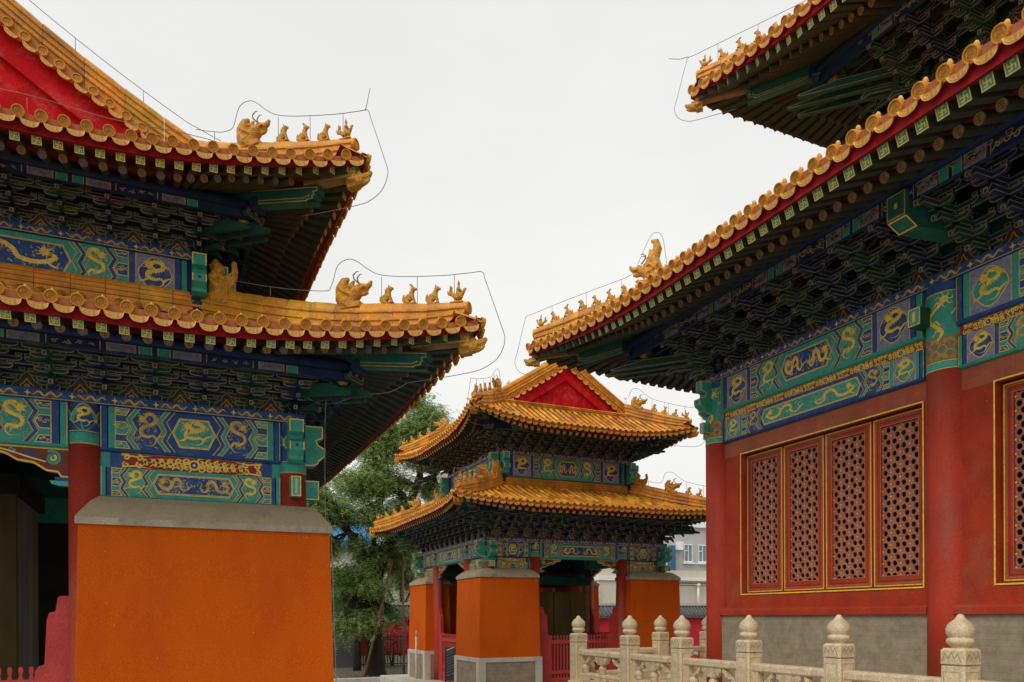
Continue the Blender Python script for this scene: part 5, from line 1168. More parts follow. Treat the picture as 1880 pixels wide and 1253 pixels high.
# walls: lintel, sill, jambs, dado
def ybox(root, nm, y0, y1, x0, x1, z0, z1, m, bev=0, parent=None):
    b = B()
    if bev: b.bbox(x0-rx, y0-ry, z0+EYE, x1-rx, y1-ry, z1+EYE, m, bev)
    else: b.box(x0-rx, y0-ry, z0+EYE, x1-rx, y1-ry, z1+EYE, m)
    return put(b, nm, parent or root)
WX = 8.74
latt = None
def lattice_mesh(w_, h_):
    """pierced screen: round holes in triangular cells, a gilt flower at every corner of the cells"""
    b = B(); cx_ = w_/4; P_ = cx_/(math.sqrt(3)/2); hr = P_*.222; t = .022; nr = int(h_/P_)+2
    cl_ = lambda q: (min(max(q[0], 0), w_), min(max(q[1], 0), h_))
    def cell(T3):
        gx, gz = sum(q[0] for q in T3)/3, sum(q[1] for q in T3)/3; O = []; I = []; M_ = []
        if gz < -P_*.3 or gz > h_+P_*.3: return
        for e in range(3):
            A, C = T3[e], T3[(e+1) % 3]
            for j in range(5): u = j/5; O.append((A[0]+(C[0]-A[0])*u, A[1]+(C[1]-A[1])*u))
        for q in O:
            a = math.atan2(q[1]-gz, q[0]-gx); I.append(cl_((gx+hr*math.cos(a), gz+hr*math.sin(a)))); M_.append(cl_((gx+hr*1.22*math.cos(a), gz+hr*1.22*math.sin(a))))
        O = [cl_(q) for q in O]
        b.grid([[(x, .004, z) for x, z in O], [(x, -.003, z) for x, z in M_], [(x, 0, z) for x, z in I], [(x, t, z) for x, z in I]], 'lattice', closed=True, smooth=False)
    for c in range(4):
        for r_ in range(-1, nr+1):
            o0 = P_/2 if c % 2 else 0; o1 = P_/2-o0; x0, x1 = c*cx_, (c+1)*cx_
            z = r_*P_+o0; cell([(x0, z), (x1, z+P_/2), (x0, z+P_)])
            z = r_*P_+o1; cell([(x1, z), (x1, z+P_), (x0, z+P_/2)])
    for c in range(5):
        for r_ in range(0, nr+1):
            x = c*cx_; z = r_*P_+(P_/2 if c % 2 else 0)
            if z > h_-.004: continue
            x = min(max(x, .012), w_-.012); z = max(z, .012); n = 12
            b.face([(x+(.019 if i % 2 else .010)*math.cos(2*math.pi*i/n), -.0045, z+(.019 if i % 2 else .010)*math.sin(2*math.pi*i/n)) for i in range(n)], 'lattice_hi')
            b.face([(x+.009*math.cos(2*math.pi*i/8), -.0065, z+.009*math.sin(2*math.pi*i/8)) for i in range(8)], 'gold')
            for i in range(6):
                a = math.pi/3*i+math.pi/6; xx, zz = x+.030*math.cos(a), z+.030*math.sin(a)
                if .006 < xx < w_-.006 and .006 < zz < h_-.006: b.face([(xx+.0048*math.cos(q), -.0035, zz+.0048*math.sin(q)) for q in [2*math.pi*k_/6 for k_ in range(6)]], 'rust_red')
    return b
PW = .80; lat = None
for i in range(3):
    yb, ya = bays[i]-d/2, bays[i+1]+d/2            # bay from yb (far) down to ya (near)
    w0, w1 = bays[i+1]+.30+.02, bays[i]-.30-.40+.02
    w1 = bays[i]-.64; w0 = bays[i+1]+.29
    ybox(hall, 'lintel_board', ya-.05, yb+.05, WX, WX+.2, 2.71, 2.97, 'lintel_tan')
    ybox(hall, 'sill_wall', ya-.05, yb+.05, WX, WX+.2, .14, .355, 'wall_red')
    ybox(hall, 'jamb', ya-.05, w0, WX+.001, WX+.2, .355, 2.71, 'wall_red'); ybox(hall, 'jamb', w1, yb+.05, WX+.001, WX+.2, .355, 2.71, 'wall_red')
    b = B(); b.prism([(WX-.10, 0), (WX-.10, .085), (WX-.085, .10), (WX-.04, .115), (WX-.04, .14), (WX+.1, .14), (WX+.1, 0)], lambda x, z, y: (x-rx, y-ry, z+EYE), ya-.06, yb+.06, 'wall_red'); put(b, 'window_ledge', hall)
    ybox(hall, 'brick_dado', ya-.06, yb+.06, WX-.06, WX+.2, HZF, -.001, 'grey_brick')
    # the window: gilt frame, four latticed leaves
    W0 = B(); fr = lambda u, z, p: (WX-p-rx, u-ry, z+EYE)
    for a0, a1, z0, z1 in ((w0-.022, w1+.022, .333, .36), (w0-.022, w1+.022, 2.70, 2.727), (w0-.022, w0+.005, .36, 2.70), (w1-.005, w1+.022, .36, 2.70)):
        W0.prism([(a0, z0), (a1, z0), (a1, z1), (a0, z1)], fr, -.05, .010, 'wall_red'); Dw = Deco(W0, lambda u, z, h: fr(u, z, .0105+h), .01); Dw.rect(a0, z0, a1, z1, 'gold_dim', .001) if False else None
    Dw.line([(w0-.006, .346), (w1+.006, .346), (w1+.006, 2.714), (w0-.006, 2.714)], 'gold', .001, .020, closed=True)
    wobj = put(W0, 'window', hall)
    bk = B(); bk.prism([(w0, .36), (w1, .36), (w1, 2.70), (w0, 2.70)], fr, -.26, -.25, 'black'); put(bk, 'shade_backing', wobj)  # black sheet painted in for the unlit hall behind the lattice
    n = 4; lw = (w1-w0-.02)/n
    for j in range(n):
        a0 = w0+.01+lw*j+.008; a1 = a0+lw-.016; z0, z1 = .372, 2.685; f = B(); t_ = .128
        for (x0, x1, y0, y1) in ((a0, a1, z0, z0+t_*1.2), (a0, a1, z1-t_, z1), (a0, a0+t_, z0+t_*1.2, z1-t_), (a1-t_, a1, z0+t_*1.2, z1-t_)):
            f.prism([(x0, y0), (x1, y0), (x1, y1), (x0, y1)], fr, -.16, -.10, 'wall_red')
        dd = Deco(f, lambda u, z, h: fr(u, z, -.099+h), .012)
        dd.line([(a0+.02, z0+.02), (a1-.02, z0+.02), (a1-.02, z1-.02), (a0+.02, z1-.02)], 'gold', .001, .014, closed=True)
        dd.line([(a0+.075, z0+.08), (a1-.075, z0+.08), (a1-.075, z1-.075), (a0+.075, z1-.075)], 'soffit', .001, .008, closed=True)
        dd.line([(a0+.045, z0+.05), (a1-.045, z0+.05), (a1-.045, z1-.045), (a0+.045, z1-.045)], 'lintel_tan', .0008, .026, closed=True)
        dd.line([(a0+t_-.006, z0+t_*1.2-.006), (a1-t_+.006, z0+t_*1.2-.006), (a1-t_+.006, z1-t_+.006), (a0+t_-.006, z1-t_+.006)], 'lattice', .001, .010, closed=True)
        put(f, 'window_leaf', wobj)
        lw2 = lw-.016-2*t_; lh = z1-t_-(z0+t_*1.2)
        if lat is None: lat = lattice_mesh(lw2, lh).mesh('lattice')
        # lattice local: x along -Y of the world, faces -X
        M = Matrix.Translation((WX+.125-rx, a1-t_-ry, z0+t_*1.2+EYE)) @ Matrix.Rotation(-math.pi/2, 4, 'Z'); put(lat, 'lattice', wobj, matrix=M)
ybox(hall, 'end_wall', HY2-.2, HY2-.05, HX+.2, HX2, HZF, 3.4, 'wall_red'); ybox(hall, 'inner_wall', HY+.1, HY2-.25, WX+.5, HX2, HZF, 4.6, 'room_shade')
ybox(hall, 'inner_wall', HY+2.3, HY2-2.4, HX+2.4, HX2-2.4, 4.6, 9.2, 'room_shade')
# terrace under the hall
TX, TYF = 6.98, 12.55
terr = B(); terr.bbox(TX-.22, HY-2, 0, 16.8, TYF+.25, HZF+EYE-.10, 'plinth_stone', .02); terr.bbox(TX-.26, HY-2.04, HZF+EYE-.10, 16.84, TYF+.29, HZF+EYE, 'marble', .015)
put(terr, 'stone_terrace', label='pale stone terrace carrying the great hall and its balustrade', cat='terrace')
# ------------------------------------------------------------------ balustrades
def post_mesh(top=0.0):
    b = B(); w_ = .125; H0 = HZF+EYE; zt = EYE-.33
    b.bbox(-w_-.03, -w_-.03, 0, w_+.03, w_+.03, .05, 'marble', .01); b.bbox(-w_, -w_, .05, w_, w_, zt-H0-.16, 'marble', .018)
    b.bbox(-w_-.006, -w_-.006, zt-H0-.155, w_+.006, w_+.006, zt-H0, 'marble', .022)
    for k in range(4):
        c_, s_ = math.cos(k*math.pi/2), math.sin(k*math.pi/2); d_ = Deco(b, lambda a, t, h: (a*c_+(w_+.006+h)*s_, a*s_-(w_+.006+h)*c_, t), .008); z0 = zt-H0-.15
        d_.line([(-.10, z0+.02), (-.065, z0+.10), (-.03, z0+.05), (0, z0+.11), (.03, z0+.05), (.065, z0+.10), (.10, z0+.02)], 'coping', .002, .010)
        d_ = Deco(b, lambda a, t, h: (a*c_+(w_+h)*s_, a*s_-(w_+h)*c_, t), .008); d_.line([(-.085, .12), (.085, .12), (.085, z0-.08), (-.085, z0-.08)], 'coping', .001, .006, closed=True)
    z0 = zt-H0; q = .92
    prof = [(.075, z0-.01), (.085, z0+.0), (.078, z0+.012), (.088, z0+.022), (.112, z0+.045), (.118, z0+.070), (.110, z0+.092), (.104, z0+.098), (.100, z0+.103), (.113, z0+.118), (.125, z0+.150), (.125, z0+.185), (.112, z0+.222), (.088, z0+.252), (.058, z0+.275), (.040, z0+.298), (.030, z0+.320), (.014, z0+.330), (.004, z0+.331)]
    def fl(u, z):
        if z0+.12 < z < z0+.26: return .035*abs(math.sin(math.pi*(u*11+(z-z0)*6)))
        if z0+.03 < z < z0+.095: return .05*abs(math.sin(math.pi*u*7))
        return 0
    b.lathe(prof, 'marble', 66, flute=fl); return b
def rail_panel(L, gold=True, sd=0):
    """stone panel between two posts; x from 0 to L, faces -y"""
    b = B(); r = random.Random(sd); zr = EYE-(.63)-(HZF+EYE); th = .055
    b.prism([(-.055, zr-.11), (-.07, zr-.09), (-.07, zr-.03), (-.055, zr), (.055, zr), (.07, zr-.03), (.07, zr-.09), (.055, zr-.11)], lambda y, z, x: (x, y, z), 0, L, 'marble')
    zb = zr-.42
    b.prism([(-.06, 0), (-.06, zb-.03), (-.05, zb), (.05, zb), (.06, zb-.03), (.06, 0)], lambda y, z, x: (x, y, z), 0, L, 'marble')
    for x0, x1 in ((0, .10), (L-.10, L)): b.box(x0, -.05, zb-.01, x1, .05, zr-.10, 'marble')
    def vase(cx, half=0):
        n = 14; P = [(.055, zb), (.07, zb+.02), (.05, zb+.04), (.068, zb+.07), (.075, zb+.10), (.05, zb+.14), (.04, zb+.16), (.06, zb+.18)]
        b.lathe(P, 'marble', n, c=(cx, 0))
        lo = [(-.20, zr-.10), (-.20, zr-.17), (-.155, zr-.19), (-.15, zr-.225), (-.10, zr-.215), (-.085, zr-.25), (-.04, zr-.24), (0, zr-.27), (.04, zr-.24), (.085, zr-.25), (.10, zr-.215), (.15, zr-.225), (.155, zr-.19), (.20, zr-.17), (.20, zr-.10)]
        if half: lo = [(x, z) for x, z in lo if x*half >= 0]
        b.prism([(cx+x, z) for x, z in lo], lambda x, z, y: (x, y, z), -.048, .048, 'marble')
        d_ = Deco(b, lambda a, t, h: (a, -.048-h, t), .007)
        for sx in ((-1, 1) if not half else (half,)): d_.spiral((cx+sx*.09, zr-.17), .05, 1, 1.3, 'coping', .002, .009, sx)
    vase(L/2); vase(.16, 1) ; vase(L-.16, -1)
    d_ = Deco(b, lambda a, t, h: (a, -.06-h, t), .007); m0, m1 = .14, L-.14
    d_.line([(m0, .06), (m1, .06), (m1, zb-.06), (m0, zb-.06)], 'coping', .001, .009, closed=True)
    if gold:        # worn gilt carving on the panel
        for c in (L*.32, L*.68):
            for q in range(7):
                t = .10+(zb-.2)*q/6; x0 = c-.09+r.uniform(0, .05); x1 = c+.09-r.uniform(0, .05); d_.line([(x0, t), (x1, t)], 'marble_gold', .002, .006)
                if q % 2 == 0: x = c+r.uniform(-.07, .07); d_.line([(x, t), (x, t+.10)], 'marble_gold', .0024, .006)
            d_.line([(c, .1), (c, zb-.12)], 'marble_gold', .003, .007)
    return b
def balustrade(label, pts, gold=True):
    rt = thing('stone_balustrade', label, 'balustrade', (pts[0][0], pts[0][1], HZF+EYE), 'stone balustrades round the hall terrace'); b0 = Vector(rt.location); PM = balustrade.pm
    for p in pts: put(PM, 'post', rt, matrix=Matrix.Translation(Vector((p[0], p[1], HZF+EYE))-b0))
    for i in range(len(pts)-1):
        a, c = Vector(pts[i]), Vector(pts[i+1]); dr = (c-a).normalized(); L = (c-a).length-.24; rot = math.atan2(dr.y, dr.x); s = a+dr*.12
        put(rail_panel(L, gold, i), 'rail_panel', rt, matrix=Matrix.Translation(Vector((s.x, s.y, HZF+EYE))-b0) @ Matrix.Rotation(rot, 4, 'Z'))
    return rt
balustrade.pm = post_mesh().mesh('post')
# the front run: posts at pixel-measured spacings along the terrace edge
import itertools
def y_on(x, X=TX):
    u = (x-940)/FPX; return X/(SY+u*CY)*(CY-u*SY)
ys = [y_on(x) for x in (1062, 1156, 1252, 1375, 1540, 1763)]; stp = ys[4]-ys[5]
ys += [ys[5]-stp*(i+1) for i in range(4)]
print('posts', [round(y, 2) for y in ys])
balustrade('carved white stone balustrade running along the front of the red hall', [(TX, y) for y in ys])
balustrade('short plain stone balustrade crossing behind the corner post by the middle pavilion', [(TX+.17, ys[0]), (8.84, ys[0]), (10.01, ys[0]), (11.2, ys[0]), (12.4, ys[0])][1:], gold=False) if False else None
balustrade('far stone balustrade at the end of the terrace, in front of the orange pier', [(8.84, ys[0]), (10.01, ys[0]), (11.2, ys[0]), (12.4, ys[0])], gold=False)
bb = rail_panel(8.84-TX-.24, False, 3)
fb = [o for o in bpy.data.objects if o.name.startswith('stone_balustrade')][-1]
put(bb, 'rail_panel', fb, matrix=Matrix.Translation(Vector((TX+.12, ys[0], HZF+EYE))-Vector(fb.location)))
# red ribbon left on the rail
b = B(); r_ = random.Random(5)
for i in range(7): a = r_.uniform(-.12, .14); b.tube([(-.10+a, 0, .01), (-.03+a*.5, r_.uniform(-.03, .03), .015+r_.uniform(0, .04)), (.08+a, r_.uniform(-.03, .03), .008)], [.003, .009, .002], 'bright_red', 5)
b.tube([(0, 0, .01), (-.02, 0, .06), (-.03, 0, .09)], .003, 'bright_red', 5)
yr = y_on(1280); put(b, 'ribbon', loc=(TX, yr, EYE-.63+.002), rotz=R(90), label='scrap of red ribbon lying on the stone handrail', cat='ribbon')
# ------------------------------------------------------------------ ground
def sheet(nm, x0, y0, x1, y1, z, m, n=1):
    b = B(); b.grid([[(x0+(x1-x0)*i/n, y0+(y1-y0)*j/n, z) for i in range(n+1)] for j in range(n+1)], m, smooth=False); return put(b, nm, kind='structure')
sheet('ground', -900, -300, 1500, 1800, 0, 'paving', 8)
sheet('courtyard_paving', -14, -8, 34, 24.2, .004, 'pave_brick')
sheet('gravel_bed', 2.5, 24.4, 13.0, 31.8, .010, 'gravel')
b = B(); b.bbox(2.3, 24.2, 0, 13.2, 24.42, .12, 'plinth_stone', .01); b.bbox(2.3, 24.42, 0, 2.5, 31.8, .12, 'plinth_stone', .01); put(b, 'kerb', kind='structure')
# loose stones on the gravel
b = B()
for i in range(260):
    x, y = rnd.uniform(3, 12.5), rnd.uniform(24.6, 31); s = rnd.uniform(.02, .06); b.ell((x, y, .015), (s, s*.8, s*.6), rnd.choice(['gravel', 'paving', 'coping']), 6)
put(b, 'pebbles', label='loose pebbles scattered over the gravel bed under the tree', cat='pebbles', kind='stuff')
# rounded step stone beside the middle pavilion
b = B(); b.bbox(-1.0, -.5, 0, 1.0, .5, .16, 'plinth_stone', .03); b.bbox(-.8, -.3, .16, .8, .5, .38, 'marble', .05); put(b, 'stone_step', loc=(5.0, 18.3, 0), rotz=R(90), label='pale stone steps at the left side of the middle pavilion', cat='steps')
# ------------------------------------------------------------------ behind: perimeter wall, fence, buildings
def blk(root, nm, x0, y0, z0, x1, y1, z1, m, parent=None, bev=0):
    l = root.location; b = B()
    (b.bbox if bev else b.box)(x0-l.x, y0-l.y, z0-l.z, x1-l.x, y1-l.y, z1-l.z, m, *([bev] if bev else [])); return put(b, nm, parent or root)
pw = thing('perimeter_wall', 'crimson perimeter wall with grey tiled coping behind the pavilions', 'wall', (20, 32, 0))
blk(pw, 'stone_base', 6.85, 31.9, 0, 46, 32.4, .42, 'plinth_stone'); blk(pw, 'wall', 6.85, 31.95, .42, 46, 32.35, EYE-.10, 'perimeter_red')
b = B(); l = pw.location
for sg in (1, -1):
    n = 26; prof = []
b.prism([(-.42, EYE-.12), (-.42, EYE-.02), (-.05, EYE+.42), (-.05, EYE+.52), (.05, EYE+.52), (.05, EYE+.42), (.42, EYE-.02), (.42, EYE-.12)], lambda y, z, x: (x, y+.15, z), 6.6-l.x, 46-l.x, 'grey_tile')
for i in range(196):
    x = 6.7+.2*i-l.x; b.tube([(x, .15-.45, EYE-.03), (x, .15-.25, EYE+.20), (x, .15-.04, EYE+.45)], .055, 'grey_tile', 6)
put(b, 'coping', pw); blk(pw, 'ridge_cap', 6.6, 32.05, EYE+.5, 46, 32.25, EYE+.62, 'render_grey')
fn_ = thing('iron_fence', 'black iron railing in front of the crimson wall beside the tree', 'fence', (8.5, 30.2, 0))
for i in range(34):
    b = B(); b.box(-.012, -.012, .05, .012, .012, 1.35, 'iron'); b.tube([(0, 0, 1.35), (0, 0, 1.42)], [.02, .003], 'iron', 6); put(b, 'bar', fn_, loc=(-1.7+.14*i, 0, 0))
for z in (.15, 1.25): b = B(); b.box(-1.75, -.02, z, 3.0, .02, z+.04, 'iron'); put(b, 'rail', fn_)
g1 = thing('grey_building', 'dark grey flat building behind the tree next to the orange wall', 'building', (1, 33, 0))
blk(g1, 'wall', -7, 31, 0, 6.75, 36, EYE+1.7, 'render_dark'); blk(g1, 'parapet', -7.1, 30.9, EYE+1.7, 6.85, 36.1, EYE+1.85, 'render_grey')
for x in (-1.2, 1.6, 4.2): w_ = blk(g1, 'window', x, 30.97, 1.2, x+1.0, 31.02, 2.6, 'glass'); blk(g1, 'window_frame', x+.46, 30.955, 1.2, x+.54, 30.968, 2.6, 'pvc', parent=w_)
g2 = thing('beige_building', 'beige building under a bright blue metal roof seen through the leaves', 'building', (5, 42, 0))
blk(g2, 'wall', -3, 40, 0, 13.2, 46, EYE+3.75, 'render_cream')
b = B(); b.prism([(-2.4, EYE+3.6), (-2.4, EYE+3.72), (3, EYE+6.0), (3, EYE+5.8)], lambda y, z, x: (x, y, z), -8.4, 4.9, 'blue_sheet')
for i in range(56): x = -8.3+.24*i; b.hexa([(x, -2.4, EYE+3.72), (x+.06, -2.4, EYE+3.72), (x+.06, 3, EYE+6.0), (x, 3, EYE+6.0), (x, -2.4, EYE+3.77), (x+.06, -2.4, EYE+3.77), (x+.06, 3, EYE+6.05), (x, 3, EYE+6.05)], 'blue_sheet')
put(b, 'metal_roof', g2); 
for x in (-1, 2, 5): blk(g2, 'window', x, 39.97, EYE+.8, x+1.4, 40.02, EYE+2.6, 'glass')
g3 = thing('white_building', 'distant white building glimpsed between the tree and the middle pavilion', 'building', (24, 64, 0))
blk(g3, 'wall', 20.2, 60, 0, 28.5, 68, EYE+11.6, 'render_white'); blk(g3, 'roof_edge', 20.0, 59.8, EYE+11.6, 28.7, 68.2, EYE+12.0, 'render_grey')
for z in (3, 6, 9):
    for x in (21.2, 24, 26.5): blk(g3, 'window', x, 59.97, EYE+z, x+1.2, 60.03, EYE+z+1.5, 'glass')
g4 = thing('modern_building', 'plain grey rendered block with white framed windows behind the perimeter wall', 'building', (38, 48, 0))
blk(g4, 'wall', 33.0, 45, 0, 47, 52, EYE+6.4, 'render_grey'); blk(g4, 'roof_edge', 32.8, 44.8, EYE+6.4, 47.2, 52.2, EYE+6.75, 'render_white')
def win(root, x, z, wd, ht, y=45):
    w_ = blk(root, 'window', x, y-.02, z, x+wd, y+.04, z+ht, 'glass'); f = B(); l = root.location
    for a0, a1, z0, z1 in ((x-.06, x+wd+.06, z+ht, z+ht+.08), (x-.06, x, z, z+ht), (x+wd, x+wd+.06, z, z+ht), (x+wd*.46, x+wd*.54, z, z+ht), (x, x+wd*.46, z+ht*.62, z+ht*.62+.06), (x-.06, x+wd+.06, z-.08, z)): f.box(a0-l.x, y-.06-l.y, z0, a1-l.x, y-.022-l.y, z1, 'pvc')
    put(f, 'window_frame', w_); s = B(); s.box(x-.2-l.x, y-.18-l.y, z-.22, x+wd+.2-l.x, y-.001-l.y, z-.09, 'render_white'); put(s, 'sill', w_)
def X_on(x, Y): u = (x-940)/FPX; return Y*(SY+u*CY)/(CY-u*SY)
for px_ in (1257, 1283, 1318, 1345): x = X_on(px_, 45); win(g4, x, EYE+3.95, X_on(px_+13, 45)-x, 1.15)
for px_ in (1257, 1283): x = X_on(px_, 45); win(g4, x, EYE+7.6-6.4+.0, X_on(px_+13, 45)-x, 1.1)
blk(g4, 'blue_shutter', X_on(1232.5, 44.6), 44.6, EYE+3.0, X_on(1241, 44.6), 45, EYE+5.0, 'blue_window')
b = B(); b.bbox(0, 0, 0, .5, .3, .6, 'pvc', .02); b.lathe([(.2, -.01), (.2, .0)], 'render_grey', 12, c=(.25, 0)); put(b, 'air_conditioner', g4, loc=(X_on(1245, 44.7)-38, 44.68-48, EYE+4.7))
g5 = thing('low_white_building', 'low cream building with a white drainpipe above the grey coping', 'building', (32, 38, 0))
blk(g5, 'wall', X_on(1100, 36), 36, 0, 48, 41, EYE+1.95, 'render_cream'); blk(g5, 'cornice', X_on(1098, 36), 35.9, EYE+1.95, 48.1, 41.1, EYE+2.13, 'render_white'); blk(g5, 'parapet', X_on(1102, 36), 36.05, EYE+2.13, 48, 41, EYE+2.6, 'render_cream')
b = B(); x = X_on(1282, 35.8)-32; b.tube([(x, -2.2, EYE+1.75), (x, -2.2, EYE+.75), (x+.15, -2.2, EYE+.62), (x+1.2, -2.2, EYE+.50)], .07, 'pvc', 8); b.tube([(x-.1, -2.2, EYE+1.75), (x+.1, -2.2, EYE+1.75)], .12, 'pvc', 8); put(b, 'drainpipe', g5)
for i in range(3): b = B(); b.tube([(-1.5, 0, 0), (4, 0, -.05+.02*i), (12, 0, .05)], .02, 'iron', 5); put(b, 'cable', g5, loc=(X_on(1240, 35.7)-32, -2.25, EYE+2.0-.14*i))
# ------------------------------------------------------------------ things inside and round the pavilions
b0 = thing('stele_shelter', 'dark olive boarded shelter standing inside the middle pavilion', 'shelter', (8.87, 18.3, .39))
l = b0.location
for x0, x1 in ((7.95, 8.42), (8.44, 8.90), (8.92, 9.38), (9.40, 9.85)):
    for yf in (17.35, 19.25): blk(b0, 'board', x0, yf-.03, .39, x1, yf+.03, EYE+.62, 'olive')
for y0, y1 in ((17.4, 18.0), (18.02, 18.6), (18.62, 19.2)):
    for xf in (7.95, 9.85): blk(b0, 'board', xf-.03, y0, .39, xf+.03, y1, EYE+.62, 'olive')
for x in (7.92, 9.88):
    for y in (17.32, 19.28): blk(b0, 'post', x-.06, y-.06, .39, x+.06, y+.06, EYE+.8, 'timber')
blk(b0, 'top_rail', 7.86, 17.26, EYE+.8, 9.94, 19.34, EYE+1.0, 'green_dark')
s1 = thing('stele_shelter', 'tall dark grey boarded shelter standing inside the near left pavilion', 'shelter', (-2.9, 11.75, .39))
for i in range(5): blk(s1, 'board', -4.0+.44*i, 10.87, .39, -4.0+.44*i+.42, 10.93, EYE+1.5, 'olive')
for i in range(4): blk(s1, 'board', -1.83, 10.94+.42*i, .39, -1.77, 10.94+.42*i+.40, EYE+1.5, 'dim_grey')
blk(s1, 'top_rail', -4.1, 10.8, EYE+1.5, -1.7, 12.7, EYE+1.75, 'room_shade')
blk(s1, 'post', -1.88, 10.82, .39, -1.75, 10.95, EYE+1.5, 'olive')
# notice board
def pole_at(px_, Y): return X_on(px_, Y)
sb = thing('notice_board', 'black free-standing notice board beside the red gate of the middle pavilion', 'sign', (6.22, 17.62, .39), rotz=R(-62))
b = B(); b.bbox(-.20, -.02, .12, .20, .02, .95, 'sign_black', .008); put(b, 'panel', sb)
b = B(); d_ = Deco(b, lambda a, t, h: (a, -.022-h, t), .006)
for i in range(10): d_.line([(-.12, .87-.07*i), (.12-.03*(i % 3), .95-.07*i)], 'white_line' if i == 0 else 'dim_grey', .001, .02 if i == 0 else .010)
put(b, 'text', sb)
for x in (-.18, .18): b = B(); b.box(x-.015, -.15, 0, x+.015, .15, .03, 'iron'); b.box(x-.015, -.018, .03, x+.015, .018, .2, 'iron'); put(b, 'leg', sb)
pp = B(); pp.tube([(0, 0, 0), (0, 0, 1.55)], .030, 'pale_pipe', 8); pp.tube([(0, 0, 1.55), (0, 0, 1.72)], [.020, .012], 'pale_pipe', 8)
put(pp, 'standpipe', loc=(X_on(764, 19.9), 19.9, 0), label='thin pale standpipe at the corner of the small orange pier', cat='pipe')
# ------------------------------------------------------------------ tree, its props, shrubs
def branch_tree(name, label, cat, base, trunk, crown, leafn, seed, group=None, leafmat='leaf', lsz=.10, dens=1.0):
    """trunk: list of limbs, each a list of (x, y, z, r); crown: list of ellipsoid clumps (x, y, z, rx, ry, rz, weight)"""
    rt = thing(name, label, cat, base, group); r = random.Random(seed); tb = B()
    for limb in trunk:
        P = smooth([q[:3] for q in limb], 5); n = len(P)-1; rad = []
        for i in range(len(P)):
            f = i/5; j = min(int(f), len(limb)-2); t = f-j; rad.append(max(.008, limb[j][3]*(1-t)+limb[j+1][3]*t)*(1+.08*math.sin(i*2.3)))
        tb.tube(P, rad, 'bark', 10)
    cb = B(); nrm = lambda: Vector((r.gauss(0, 1), r.gauss(0, 1), r.gauss(0, 1))).normalized()
    tot = sum(c[6] for c in crown)
    tips = [Vector(l[-1][:3]) for l in trunk]+[Vector(l[len(l)//2][:3]) for l in trunk]
    for c in crown:
        C = Vector(c[:3]); k = int(leafn*c[6]/tot); nt = max(3, int(k/220)); near = min(tips, key=lambda t: (t-C).length)
        tw = []
        for i in range(nt):      # twigs carrying sprays
            q = nrm(); e = C+Vector((q.x*c[3], q.y*c[4], q.z*c[5]))*r.uniform(.35, 1.0); m = (near*.4+C*.6)+nrm()*.2
            tb.tube(smooth([near if i % 3 == 0 else m, m.lerp(e, .5)+nrm()*.15, e], 3), [.035, .028, .02, .014, .012, .009, .006][:7], 'bark', 4); tw.append((m, e))
        for i in range(k//9):
            m, e = r.choice(tw); p = m.lerp(e, r.uniform(.15, 1.08))+Vector((r.gauss(0, 1)*c[3], r.gauss(0, 1)*c[4], r.gauss(0, 1)*c[5]))*.34
            d = nrm(); d.z = d.z*.5-.25; d.normalize(); sdv = d.cross(Vector((0, 0, 1))).normalized(); up = sdv.cross(d)
            ln = lsz*r.uniform(1.6, 3.0)
            for q in range(9):   # one leaf spray
                s_ = -1 if q % 2 else 1; t = (q//2+.5)/4.5; o = p+d*ln*t-Vector((0, 0, ln*.25*t*t)); ld = (sdv*s_*.9+d*.5+up*r.uniform(-.3, .3)).normalized(); lw = ld.cross(up).normalized()*lsz*.17; L_ = lsz*.62*r.uniform(.7, 1.15)
                cb.face([o, o+ld*L_*.5+lw, o+ld*L_, o+ld*L_*.5-lw], leafmat)
    put(tb, 'trunk', rt); put(cb, 'crown', rt); return rt
def at(px_, py, Y):      # where the line of sight through a pixel meets the plane at that Y; used to read positions off the photograph
    u = (px_-940)/FPX; Z = Y/(CY-u*SY); return (Z*(SY+u*CY), Y, EYE+(1131.4-py)*Z/FPX)
TBX, TBY, _ = at(688, 1200, 26.5)
def tl(pts): return [(*(Vector(at(x, y, 26.5+dy))-Vector((TBX, TBY, 0))), r_*.78) for x, y, dy, r_ in pts]
trunk = [tl([(690, 1245, 0, .50), (688, 1190, 0, .42), (685, 1120, 0, .36), (690, 1060, 0, .34), (712, 1000, 0, .30), (742, 955, 0, .26), (760, 905, 0, .20), (772, 870, .3, .16), (764, 820, .5, .11), (750, 770, .6, .06), (740, 735, .6, .03)]),
         tl([(690, 1060, 0, .26), (668, 1010, -.3, .20), (640, 975, -.6, .15), (605, 950, -1.0, .10), (570, 935, -1.2, .05)]),
         tl([(752, 925, 0, .18), (728, 900, -.2, .15), (702, 915, -.4, .13), (698, 950, -.6, .10), (690, 985, -.8, .05)]),
         tl([(765, 885, 0, .14), (800, 872, .3, .10), (815, 850, .5, .05)]), tl([(766, 895, 0, .14), (735, 880, 0, .12), (705, 895, .2, .09), (665, 905, .3, .05)]),
         tl([(715, 998, 0, .2), (745, 1010, .5, .14), (775, 1000, 1, .08)]), tl([(688, 1120, 0, .2), (655, 1080, -.4, .12), (620, 1065, -.6, .06)]),
         tl([(768, 850, .2, .10), (790, 800, .5, .06), (800, 760, .6, .03)]), tl([(760, 830, .4, .09), (725, 800, .2, .06), (700, 790, 0, .03)])]
def cl(px_, py, dy, rx_, rz_, w_): p = Vector(at(px_, py, 26.5+dy))-Vector((TBX, TBY, 0)); return (*p, rx_, rx_*.9, rz_, w_)
